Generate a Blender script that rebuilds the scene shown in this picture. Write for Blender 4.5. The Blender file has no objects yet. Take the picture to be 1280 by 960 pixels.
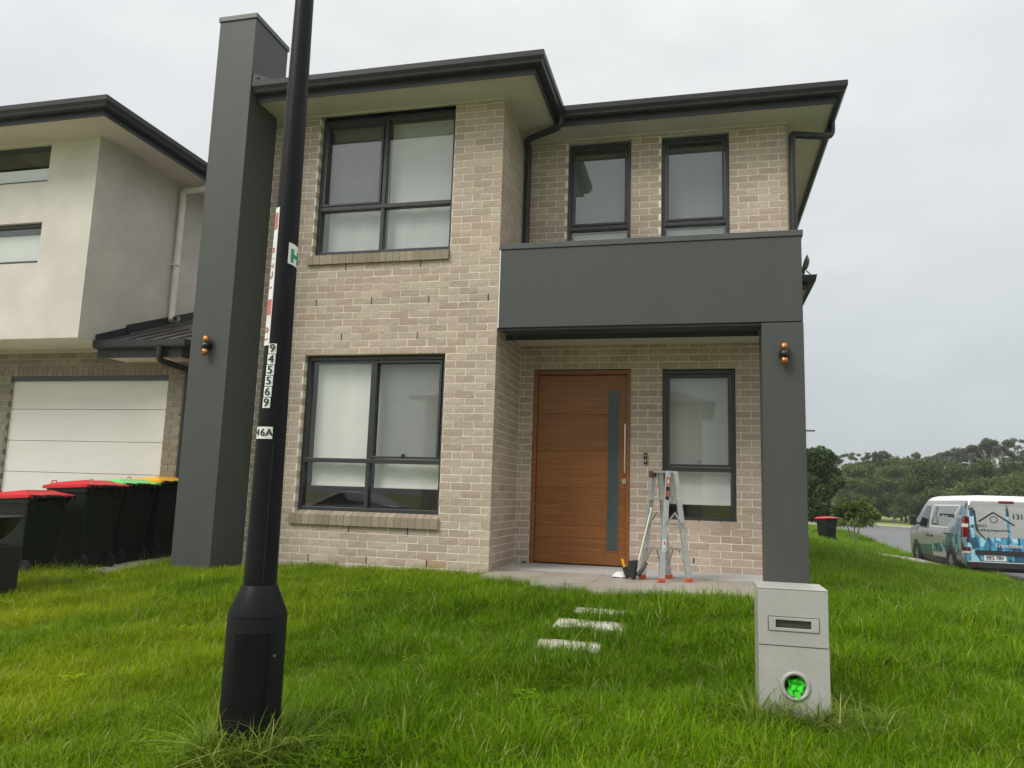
import bpy, bmesh, math, random
from mathutils import Vector, Matrix
import numpy as np

random.seed(7)
rng = np.random.default_rng(7)
SC = bpy.context.scene
COL = SC.collection
R = math.radians

# ------------------------------------------------------------------ camera, sky, sun, exposure
CAM = Vector((2.2607, -8.2212, 0.3930))
YAW, PITCH, ROLL, FPX = 0.246085, 0.143629, 0.031636, 961.0
_f = Vector((-math.sin(YAW)*math.cos(PITCH), math.cos(YAW)*math.cos(PITCH), math.sin(PITCH)))
_r = Vector((math.cos(YAW), math.sin(YAW), 0)); _u = _r.cross(_f)
_r2 = math.cos(ROLL)*_r + math.sin(ROLL)*_u; _u2 = -math.sin(ROLL)*_r + math.cos(ROLL)*_u
cam = bpy.data.objects.new('camera', bpy.data.cameras.new('camera'))
COL.objects.link(cam)
cam.matrix_world = Matrix(((_r2.x, _u2.x, -_f.x, CAM.x), (_r2.y, _u2.y, -_f.y, CAM.y), (_r2.z, _u2.z, -_f.z, CAM.z), (0, 0, 0, 1)))
cam.data.sensor_width = 36.0
cam.data.lens = FPX/1280*36.0
cam.data.clip_start = 0.05; cam.data.clip_end = 3000
SC.camera = cam

SUN_EL, SUN_AZ = R(46), R(222)          # azimuth clockwise from +Y: light comes from the street side
world = bpy.data.worlds.new('World'); SC.world = world; world.use_nodes = True
def build_world():
    nt = world.node_tree; N, L = nt.nodes, nt.links; N.clear()
    out = N.new('ShaderNodeOutputWorld'); add = N.new('ShaderNodeAddShader')
    b1 = N.new('ShaderNodeBackground'); b2 = N.new('ShaderNodeBackground')
    sky = N.new('ShaderNodeTexSky'); sky.sky_type = 'NISHITA'; sky.sun_disc = False
    sky.sun_elevation = SUN_EL; sky.sun_rotation = SUN_AZ; sky.air_density = 1.0; sky.dust_density = 4.0
    L.new(sky.outputs[0], b1.inputs[0]); b1.inputs[1].default_value = 0.012
    tc = N.new('ShaderNodeTexCoord'); sep = N.new('ShaderNodeSeparateXYZ'); L.new(tc.outputs['Generated'], sep.inputs[0])
    # slow cloud structure stretched towards the horizon
    mp = N.new('ShaderNodeMapping'); mp.inputs['Scale'].default_value = (1.0, 1.0, 2.6); L.new(tc.outputs['Generated'], mp.inputs[0])
    nz = N.new('ShaderNodeTexNoise'); nz.inputs['Scale'].default_value = 2.3; nz.inputs['Detail'].default_value = 5; nz.inputs['Roughness'].default_value = .5
    L.new(mp.outputs[0], nz.inputs[0])
    nz2 = N.new('ShaderNodeTexNoise'); nz2.inputs['Scale'].default_value = 7.0; nz2.inputs['Detail'].default_value = 4; L.new(mp.outputs[0], nz2.inputs[0])
    # elevation plus a little cloud drift drives an overcast gradient (brighter overhead)
    m1 = N.new('ShaderNodeMath'); m1.operation = 'MULTIPLY_ADD'; m1.inputs[1].default_value = .40; L.new(nz.outputs[0], m1.inputs[0]); L.new(sep.outputs['Z'], m1.inputs[2])
    m2 = N.new('ShaderNodeMath'); m2.operation = 'MULTIPLY_ADD'; m2.inputs[1].default_value = .20; L.new(nz2.outputs[0], m2.inputs[0]); L.new(m1.outputs[0], m2.inputs[2])
    m3 = N.new('ShaderNodeMath'); m3.operation = 'SUBTRACT'; m3.inputs[1].default_value = .30; L.new(m2.outputs[0], m3.inputs[0])
    rp = N.new('ShaderNodeValToRGB'); L.new(m3.outputs[0], rp.inputs[0])
    e = rp.color_ramp.elements
    e[0].position = 0.0; e[0].color = (.35, .385, .40, 1)
    e[1].position = 1.0; e[1].color = (1.45, 1.45, 1.41, 1)
    for p_, c_ in ((.14, (.385, .415, .42, 1)), (.30, (.47, .49, .487, 1)), (.46, (.535, .546, .542, 1)), (.62, (.635, .642, .635, 1)), (.76, (.98, .98, .96, 1))):
        k = e.new(p_); k.color = c_
    L.new(rp.outputs[0], b2.inputs[0]); b2.inputs[1].default_value = 1.0
    L.new(b1.outputs[0], add.inputs[0]); L.new(b2.outputs[0], add.inputs[1]); L.new(add.outputs[0], out.inputs[0])
build_world()
sun = bpy.data.objects.new('sun', bpy.data.lights.new('sun', 'SUN')); COL.objects.link(sun)
sun.data.energy = 1.5; sun.data.angle = R(22); sun.data.color = (1.0, .965, .91)
sun.rotation_euler = (R(90)-SUN_EL, 0, -SUN_AZ + R(180))
# lamp looks along -Z; aim it from the azimuth
_d = Vector((math.sin(SUN_AZ)*math.cos(SUN_EL), math.cos(SUN_AZ)*math.cos(SUN_EL), math.sin(SUN_EL)))
sun.rotation_euler = _d.to_track_quat('Z', 'Y').to_euler()
SC.view_settings.view_transform = 'Standard'; SC.view_settings.look = 'None'
SC.view_settings.gamma = 1.0; SC.view_settings.use_curve_mapping = False
SC.view_settings.exposure = 0.52

# ------------------------------------------------------------------ helpers
class MB:
    def __init__(s): s.v = []; s.f = []; s.m = []; s.sm = []
    def add(s, vs, fs, mi=0, smooth=False):
        b = len(s.v); s.v += [tuple(p) for p in vs]; s.f += [tuple(i+b for i in f) for f in fs]
        s.m += [mi]*len(fs); s.sm += [smooth]*len(fs); return s
    def box(s, x0, x1, y0, y1, z0, z1, mi=0, j=0.0):
        vs = [(x, y, z) for z in (z0, z1) for y in (y0, y1) for x in (x0, x1)]
        if j: vs = [tuple(c+random.uniform(-j, j) for c in p) for p in vs]
        return s.add(vs, [(0, 2, 3, 1), (4, 5, 7, 6), (0, 1, 5, 4), (2, 6, 7, 3), (0, 4, 6, 2), (1, 3, 7, 5)], mi)
    def hexa(s, p, mi=0):   # 8 points: bottom loop 0..3, top loop 4..7
        return s.add(p, [(3, 2, 1, 0), (4, 5, 6, 7), (0, 1, 5, 4), (1, 2, 6, 5), (2, 3, 7, 6), (3, 0, 4, 7)], mi)
    def bar(s, p0, p1, w, d, up=(0, 0, 1), mi=0, w2=None, d2=None):
        p0, p1 = Vector(p0), Vector(p1); a = (p1-p0).normalized(); up = Vector(up)
        x = a.cross(up)
        if x.length < 1e-4: x = a.cross(Vector((0, 1, 0)))
        x.normalize(); y = x.cross(a).normalized()
        w2 = w if w2 is None else w2; d2 = d if d2 is None else d2
        P = [p0+x*sx*w/2+y*sy*d/2 for sx, sy in ((-1, -1), (1, -1), (1, 1), (-1, 1))]
        Q = [p1+x*sx*w2/2+y*sy*d2/2 for sx, sy in ((-1, -1), (1, -1), (1, 1), (-1, 1))]
        return s.hexa(P+Q, mi)
    def tube(s, pts, r, n=10, mi=0, caps=True, smooth=True):
        pts = [Vector(p) for p in pts]; rs = r if isinstance(r, (list, tuple)) else [r]*len(pts)
        vs = []; fs = []; px = None
        for i, p in enumerate(pts):
            a = (pts[min(i+1, len(pts)-1)]-pts[max(i-1, 0)]).normalized()
            if px is None:
                px = a.cross(Vector((0, 0, 1)))
                if px.length < 1e-3: px = a.cross(Vector((0, 1, 0)))
            px = (px - a*px.dot(a)).normalized(); py = a.cross(px)
            for k in range(n):
                t = 2*math.pi*k/n; vs.append(p+px*math.cos(t)*rs[i]+py*math.sin(t)*rs[i])
        for i in range(len(pts)-1):
            for k in range(n):
                fs.append((i*n+k, i*n+(k+1) % n, (i+1)*n+(k+1) % n, (i+1)*n+k))
        s.add(vs, fs, mi, smooth)
        if caps:
            b = len(pts)-1
            s.add([vs[k] for k in range(n)], [tuple(range(n-1, -1, -1))], mi)
            s.add([vs[b*n+k] for k in range(n)], [tuple(range(n))], mi)
        return s
    def lathe(s, prof, c=(0, 0, 0), n=24, mi=0, smooth=True):
        vs = []; fs = []; c = Vector(c)
        for r, z in prof:
            for k in range(n):
                t = 2*math.pi*k/n; vs.append((c.x+r*math.cos(t), c.y+r*math.sin(t), c.z+z))
        for i in range(len(prof)-1):
            for k in range(n): fs.append((i*n+k, i*n+(k+1) % n, (i+1)*n+(k+1) % n, (i+1)*n+k))
        return s.add(vs, fs, mi, smooth)
    def sweep(s, path, prof, mi=0, closed=False):
        """profile (outward, up) swept along a horizontal polyline with mitred corners"""
        P = [Vector(p) for p in path]; n = len(P); vs = []; fs = []; k = len(prof)
        for i in range(n):
            d0 = (P[i]-P[i-1]).normalized() if i else (P[1]-P[0]).normalized()
            d1 = (P[i+1]-P[i]).normalized() if i < n-1 else d0
            n0 = Vector((d0.y, -d0.x, 0)); n1 = Vector((d1.y, -d1.x, 0)); m = (n0+n1); m /= max(1e-6, m.dot(n0))
            for o, z in prof: vs.append(P[i]+m*o+Vector((0, 0, z)))
        for i in range(n-1):
            for a in range(k-1): fs.append((i*k+a, (i+1)*k+a, (i+1)*k+a+1, i*k+a+1))
            fs.append((i*k+k-1, (i+1)*k+k-1, (i+1)*k, i*k))
        fs.append(tuple(range(k))); fs.append(tuple((n-1)*k+a for a in range(k-1, -1, -1)))
        return s.add(vs, fs, mi)
    def build(s, name, mats, parent=None, label=None, bev=0, kind=None, cat=None, group=None, loc=None, recalc=True):
        off = wloc(parent) if parent else Vector((0, 0, 0))
        if loc is not None: off = Vector(loc)
        me = bpy.data.meshes.new(name)
        me.from_pydata([(p[0]-off.x, p[1]-off.y, p[2]-off.z) for p in s.v], [], s.f)
        for m in (mats if isinstance(mats, (list, tuple)) else [mats]): me.materials.append(m)
        me.polygons.foreach_set('material_index', s.m); me.polygons.foreach_set('use_smooth', s.sm)
        if recalc:
            bm = bmesh.new(); bm.from_mesh(me); bmesh.ops.recalc_face_normals(bm, faces=bm.faces); bm.to_mesh(me); bm.free()
        me.update()
        o = bpy.data.objects.new(name, me); COL.objects.link(o)
        if parent: o.parent = parent
        if loc is not None and not parent: o.location = off
        tag(o, label, cat, group, kind)
        if bev:
            b = o.modifiers.new('bevel', 'BEVEL'); b.width = bev; b.segments = 2; b.limit_method = 'ANGLE'
        return o

def wloc(o):
    v = Vector((0, 0, 0))
    while o: v += Vector(o.location); o = o.parent
    return v
def tag(o, label=None, cat=None, group=None, kind=None):
    for k, v in (('label', label), ('category', cat), ('group', group), ('kind', kind)):
        if v: o[k] = v
    return o
def thing(name, loc, label, cat, group=None, rz=0):
    o = bpy.data.objects.new(name, None); COL.objects.link(o); o.location = loc; o.rotation_euler = (0, 0, rz)
    o.empty_display_size = .2
    return tag(o, label, cat, group)
def copy_tree(o, parent=None):
    c = o.copy(); COL.objects.link(c)
    if parent: c.parent = parent
    for ch in list(o.children): copy_tree(ch, c)
    return c

# ------------------------------------------------------------------ materials
def mat(name, col, rough=.6, var=.12, scale=6.0, bump=0.0, bscale=60.0, metal=0.0, stretch=(1, 1, 1), spec=.5, dirt=None, dscale=1.2, coat=0, rnd=0.0):
    m = bpy.data.materials.new(name); m.use_nodes = True; nt = m.node_tree; N, L = nt.nodes, nt.links
    b = N['Principled BSDF']; b.inputs['Roughness'].default_value = rough; b.inputs['Metallic'].default_value = metal
    b.inputs['Specular IOR Level'].default_value = spec
    if coat: b.inputs['Coat Weight'].default_value = coat; b.inputs['Coat Roughness'].default_value = .08
    tc = N.new('ShaderNodeTexCoord'); mp = N.new('ShaderNodeMapping'); mp.inputs['Scale'].default_value = stretch
    L.new(tc.outputs['Object'], mp.inputs[0])
    nz = N.new('ShaderNodeTexNoise'); nz.inputs['Scale'].default_value = scale; nz.inputs['Detail'].default_value = 6; nz.inputs['Roughness'].default_value = .6
    L.new(mp.outputs[0], nz.inputs[0])
    rp = N.new('ShaderNodeValToRGB'); L.new(nz.outputs[0], rp.inputs[0])
    rp.color_ramp.elements[0].position = .3; rp.color_ramp.elements[1].position = .7
    rp.color_ramp.elements[0].color = tuple(c*(1-var) for c in col)+(1,); rp.color_ramp.elements[1].color = tuple(min(1, c*(1+var)) for c in col)+(1,)
    c = rp.outputs[0]
    if dirt:
        n2 = N.new('ShaderNodeTexNoise'); n2.inputs['Scale'].default_value = dscale; n2.inputs['Detail'].default_value = 8; n2.inputs['Roughness'].default_value = .65
        L.new(mp.outputs[0], n2.inputs[0])
        r2 = N.new('ShaderNodeMapRange'); r2.inputs[1].default_value = .5; r2.inputs[2].default_value = .75; r2.inputs[4].default_value = .6; L.new(n2.outputs[0], r2.inputs[0])
        mx = N.new('ShaderNodeMix'); mx.data_type = 'RGBA'; L.new(r2.outputs[0], mx.inputs[0]); L.new(c, mx.inputs[6]); mx.inputs[7].default_value = tuple(dirt)+(1,)
        c = mx.outputs[2]
    if rnd:
        oi = N.new('ShaderNodeObjectInfo'); mr = N.new('ShaderNodeMapRange'); L.new(oi.outputs['Random'], mr.inputs[0])
        mr.inputs[3].default_value = 1-rnd; mr.inputs[4].default_value = 1+rnd
        vm = N.new('ShaderNodeVectorMath'); vm.operation = 'SCALE'; L.new(c, vm.inputs[0]); L.new(mr.outputs[0], vm.inputs[3]); c = vm.outputs[0]
    L.new(c, b.inputs['Base Color'])
    if rough > .15 and not metal:
        rr = N.new('ShaderNodeMapRange'); L.new(nz.outputs[0], rr.inputs[0]); rr.inputs[3].default_value = rough-.08; rr.inputs[4].default_value = min(1, rough+.08); L.new(rr.outputs[0], b.inputs['Roughness'])
    if bump:
        n3 = N.new('ShaderNodeTexNoise'); n3.inputs['Scale'].default_value = bscale; n3.inputs['Detail'].default_value = 5; L.new(mp.outputs[0], n3.inputs[0])
        bp = N.new('ShaderNodeBump'); bp.inputs['Strength'].default_value = min(1, bump); bp.inputs['Distance'].default_value = .01; L.new(n3.outputs[0], bp.inputs['Height']); L.new(bp.outputs[0], b.inputs['Normal'])
    return m

def brick_mat(name, lo, hi, odd):
    m = bpy.data.materials.new(name); m.use_nodes = True; nt = m.node_tree; N, L = nt.nodes, nt.links
    b = N['Principled BSDF']; b.inputs['Roughness'].default_value = .85; b.inputs['Specular IOR Level'].default_value = .25
    geo = N.new('ShaderNodeNewGeometry'); oi = N.new('ShaderNodeObjectInfo')
    ad = N.new('ShaderNodeMath'); ad.operation = 'ADD'; L.new(geo.outputs['Random Per Island'], ad.inputs[0]); L.new(oi.outputs['Random'], ad.inputs[1])
    fr = N.new('ShaderNodeMath'); fr.operation = 'FRACT'; L.new(ad.outputs[0], fr.inputs[0])
    rp = N.new('ShaderNodeValToRGB'); L.new(fr.outputs[0], rp.inputs[0]); e = rp.color_ramp.elements
    e[0].position = 0; e[0].color = tuple(lo)+(1,); e[1].position = .985; e[1].color = tuple(hi)+(1,)
    k = e.new(.997); k.color = tuple(odd)+(1,)
    # mottling inside the brick and a rock-faced relief, in world position so that no two bricks match
    nz = N.new('ShaderNodeTexNoise'); nz.inputs['Scale'].default_value = 26; nz.inputs['Detail'].default_value = 7; nz.inputs['Roughness'].default_value = .68; L.new(geo.outputs['Position'], nz.inputs[0])
    mr = N.new('ShaderNodeMapRange'); mr.inputs[1].default_value = .25; mr.inputs[2].default_value = .75; mr.inputs[3].default_value = .84; mr.inputs[4].default_value = 1.13; L.new(nz.outputs[0], mr.inputs[0])
    nb = N.new('ShaderNodeTexNoise'); nb.inputs['Scale'].default_value = 1.1; nb.inputs['Detail'].default_value = 5; L.new(geo.outputs['Position'], nb.inputs[0])
    mb_ = N.new('ShaderNodeMapRange'); mb_.inputs[1].default_value = .3; mb_.inputs[2].default_value = .7; mb_.inputs[3].default_value = .92; mb_.inputs[4].default_value = 1.06; L.new(nb.outputs[0], mb_.inputs[0])
    mu = N.new('ShaderNodeMath'); mu.operation = 'MULTIPLY'; L.new(mr.outputs[0], mu.inputs[0]); L.new(mb_.outputs[0], mu.inputs[1])
    vm = N.new('ShaderNodeVectorMath'); vm.operation = 'SCALE'; L.new(rp.outputs[0], vm.inputs[0]); L.new(mu.outputs[0], vm.inputs[3]); L.new(vm.outputs[0], b.inputs['Base Color'])
    n2 = N.new('ShaderNodeTexNoise'); n2.inputs['Scale'].default_value = 38; n2.inputs['Detail'].default_value = 6; n2.inputs['Roughness'].default_value = .7; L.new(geo.outputs['Position'], n2.inputs[0])
    bp = N.new('ShaderNodeBump'); bp.inputs['Strength'].default_value = .5; bp.inputs['Distance'].default_value = .007; L.new(n2.outputs[0], bp.inputs['Height']); L.new(bp.outputs[0], b.inputs['Normal'])
    return m

def glass_mat(name, ior=2.1, tint=(.9, .93, .92), wob=0.0):
    m = bpy.data.materials.new(name); m.use_nodes = True; nt = m.node_tree; N, L = nt.nodes, nt.links; N.clear()
    out = N.new('ShaderNodeOutputMaterial'); mx = N.new('ShaderNodeMixShader'); t = N.new('ShaderNodeBsdfTransparent'); g = N.new('ShaderNodeBsdfGlossy')
    t.inputs[0].default_value = tuple(tint)+(1,); g.inputs['Roughness'].default_value = .004
    geo = N.new('ShaderNodeNewGeometry'); dt = N.new('ShaderNodeVectorMath'); dt.operation = 'DOT_PRODUCT'; L.new(geo.outputs['Incoming'], dt.inputs[0]); L.new(geo.outputs['Normal'], dt.inputs[1])
    ab = N.new('ShaderNodeMath'); ab.operation = 'ABSOLUTE'; L.new(dt.outputs['Value'], ab.inputs[0]); om = N.new('ShaderNodeMath'); om.operation = 'SUBTRACT'; om.inputs[0].default_value = 1; L.new(ab.outputs[0], om.inputs[1])
    pw = N.new('ShaderNodeMath'); pw.operation = 'POWER'; pw.inputs[1].default_value = 5; L.new(om.outputs[0], pw.inputs[0])
    ma = N.new('ShaderNodeMath'); ma.operation = 'MULTIPLY_ADD'; ma.inputs[1].default_value = 1-ior; ma.inputs[2].default_value = ior; ma.use_clamp = True; L.new(pw.outputs[0], ma.inputs[0])
    L.new(ma.outputs[0], mx.inputs[0]); L.new(t.outputs[0], mx.inputs[1]); L.new(g.outputs[0], mx.inputs[2]); L.new(mx.outputs[0], out.inputs[0])
    if wob:
        tc = N.new('ShaderNodeTexCoord'); nz = N.new('ShaderNodeTexNoise'); nz.inputs['Scale'].default_value = 1.6; L.new(tc.outputs['Object'], nz.inputs[0])
        bp = N.new('ShaderNodeBump'); bp.inputs['Strength'].default_value = wob; bp.inputs['Distance'].default_value = .01; L.new(nz.outputs[0], bp.inputs['Height']); L.new(bp.outputs[0], g.inputs['Normal']); 
    return m
def screen_mat(name, lo=.065, hi=.11):
    m = bpy.data.materials.new(name); m.use_nodes = True; nt = m.node_tree; N, L = nt.nodes, nt.links; N.clear()
    out = N.new('ShaderNodeOutputMaterial'); mx = N.new('ShaderNodeMixShader'); t = N.new('ShaderNodeBsdfTransparent'); d = N.new('ShaderNodeBsdfDiffuse')
    d.inputs[0].default_value = (.07, .07, .07, 1)
    tc = N.new('ShaderNodeTexCoord'); nz = N.new('ShaderNodeTexNoise'); nz.inputs['Scale'].default_value = 9; nz.inputs['Distortion'].default_value = 2.5; L.new(tc.outputs['Object'], nz.inputs[0])
    mr = N.new('ShaderNodeMapRange'); mr.inputs[3].default_value = lo; mr.inputs[4].default_value = hi; L.new(nz.outputs[0], mr.inputs[0])
    L.new(mr.outputs[0], mx.inputs[0]); L.new(t.outputs[0], mx.inputs[1]); L.new(d.outputs[0], mx.inputs[2]); L.new(mx.outputs[0], out.inputs[0])
    return m

def wood_mat():
    m = bpy.data.materials.new('door timber'); m.use_nodes = True; nt = m.node_tree; N, L = nt.nodes, nt.links
    b = N['Principled BSDF']; b.inputs['Roughness'].default_value = .42
    geo = N.new('ShaderNodeNewGeometry'); oi = N.new('ShaderNodeObjectInfo')
    cb = N.new('ShaderNodeCombineXYZ'); sc = N.new('ShaderNodeMath'); sc.operation = 'MULTIPLY'; sc.inputs[1].default_value = 13; L.new(oi.outputs['Random'], sc.inputs[0]); L.new(sc.outputs[0], cb.inputs[0])
    ad = N.new('ShaderNodeVectorMath'); L.new(geo.outputs['Position'], ad.inputs[0]); L.new(cb.outputs[0], ad.inputs[1])
    mp = N.new('ShaderNodeMapping'); mp.inputs['Scale'].default_value = (.9, 6, 26); L.new(ad.outputs[0], mp.inputs[0])
    nz = N.new('ShaderNodeTexNoise'); nz.inputs['Scale'].default_value = 1.6; nz.inputs['Detail'].default_value = 9; nz.inputs['Roughness'].default_value = .62; nz.inputs['Distortion'].default_value = .5; L.new(mp.outputs[0], nz.inputs[0])
    rp = N.new('ShaderNodeValToRGB'); L.new(nz.outputs[0], rp.inputs[0]); e = rp.color_ramp.elements
    e[0].position = .12; e[0].color = (.120, .036, .007, 1); e[1].position = .88; e[1].color = (.41, .165, .038, 1)
    k = e.new(.5); k.color = (.255, .088, .017, 1)
    mr = N.new('ShaderNodeMapRange'); mr.inputs[3].default_value = .93; mr.inputs[4].default_value = 1.07; L.new(oi.outputs['Random'], mr.inputs[0])
    vm = N.new('ShaderNodeVectorMath'); vm.operation = 'SCALE'; L.new(rp.outputs[0], vm.inputs[0]); L.new(mr.outputs[0], vm.inputs[3]); L.new(vm.outputs[0], b.inputs['Base Color'])
    bp = N.new('ShaderNodeBump'); bp.inputs['Strength'].default_value = .25; bp.inputs['Distance'].default_value = .003; L.new(nz.outputs[0], bp.inputs['Height']); L.new(bp.outputs[0], b.inputs['Normal'])
    return m

def leaf_mat(name, lo, hi, trans=.3, blade=False, patch=.35, dry=None, straw=None):
    m = bpy.data.materials.new(name); m.use_nodes = True; nt = m.node_tree; N, L = nt.nodes, nt.links; N.clear()
    out = N.new('ShaderNodeOutputMaterial'); mx = N.new('ShaderNodeMixShader'); mx.inputs[0].default_value = trans
    b = N.new('ShaderNodeBsdfPrincipled'); t = N.new('ShaderNodeBsdfTranslucent'); b.inputs['Roughness'].default_value = .5; b.inputs['Specular IOR Level'].default_value = .14
    geo = N.new('ShaderNodeNewGeometry'); oi = N.new('ShaderNodeObjectInfo')
    nz = N.new('ShaderNodeTexNoise'); nz.inputs['Scale'].default_value = patch; nz.inputs['Detail'].default_value = 4; L.new(geo.outputs['Position'], nz.inputs[0])
    ad = N.new('ShaderNodeMath'); ad.operation = 'ADD'; L.new(geo.outputs['Random Per Island'], ad.inputs[0]); L.new(oi.outputs['Random'], ad.inputs[1])
    fr = N.new('ShaderNodeMath'); fr.operation = 'FRACT'; L.new(ad.outputs[0], fr.inputs[0])
    mm = N.new('ShaderNodeMath'); mm.operation = 'MULTIPLY_ADD'; mm.inputs[1].default_value = .55; L.new(fr.outputs[0], mm.inputs[0])
    nn = N.new('ShaderNodeMapRange'); nn.inputs[1].default_value = .35; nn.inputs[2].default_value = .65; nn.inputs[4].default_value = .34; L.new(nz.outputs[0], nn.inputs[0]); L.new(nn.outputs[0], mm.inputs[2])
    rp = N.new('ShaderNodeValToRGB'); L.new(mm.outputs[0], rp.inputs[0]); e = rp.color_ramp.elements
    e[0].color = tuple(lo)+(1,); e[1].color = tuple(hi)+(1,)
    c = rp.outputs[0]
    if dry:   # yellower turf in the drier patches of the lawn
        sp = N.new('ShaderNodeSeparateXYZ'); L.new(geo.outputs['Position'], sp.inputs[0])
        n2 = N.new('ShaderNodeTexNoise'); n2.inputs['Scale'].default_value = .8; n2.inputs['Detail'].default_value = 5; L.new(geo.outputs['Position'], n2.inputs[0])
        mr = N.new('ShaderNodeMapRange'); mr.inputs[1].default_value = -2.8; mr.inputs[2].default_value = 0.7; mr.inputs[3].default_value = .9; mr.inputs[4].default_value = -.15; L.new(sp.outputs[0], mr.inputs[0])
        m4 = N.new('ShaderNodeMapRange'); m4.inputs[1].default_value = .35; m4.inputs[2].default_value = .65; L.new(n2.outputs[0], m4.inputs[0])
        m5 = N.new('ShaderNodeMath'); m5.operation = 'MULTIPLY'; m5.use_clamp = True; L.new(mr.outputs[0], m5.inputs[0]); L.new(m4.outputs[0], m5.inputs[1])
        m6 = N.new('ShaderNodeMix'); m6.data_type = 'RGBA'; L.new(m5.outputs[0], m6.inputs[0]); L.new(c, m6.inputs[6]); m6.inputs[7].default_value = tuple(dry)+(1,); c = m6.outputs[2]
    if straw:   # a few dead blades
        gt = N.new('ShaderNodeMapRange'); gt.inputs[1].default_value = .945; gt.inputs[2].default_value = .965; L.new(fr.outputs[0], gt.inputs[0])
        m7 = N.new('ShaderNodeMix'); m7.data_type = 'RGBA'; L.new(gt.outputs[0], m7.inputs[0]); L.new(c, m7.inputs[6]); m7.inputs[7].default_value = tuple(straw)+(1,); c = m7.outputs[2]
    tv = N.new('ShaderNodeMapRange'); L.new(oi.outputs['Random'], tv.inputs[0]); tv.inputs[3].default_value = .72; tv.inputs[4].default_value = 1.24
    vs_ = N.new('ShaderNodeVectorMath'); vs_.operation = 'SCALE'; L.new(c, vs_.inputs[0]); L.new(tv.outputs[0], vs_.inputs[3]); c = vs_.outputs[0]
    L.new(c, b.inputs['Base Color']); L.new(c, t.inputs[0]); L.new(b.outputs[0], mx.inputs[1]); L.new(t.outputs[0], mx.inputs[2]); L.new(mx.outputs[0], out.inputs[0])
    return m

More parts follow.
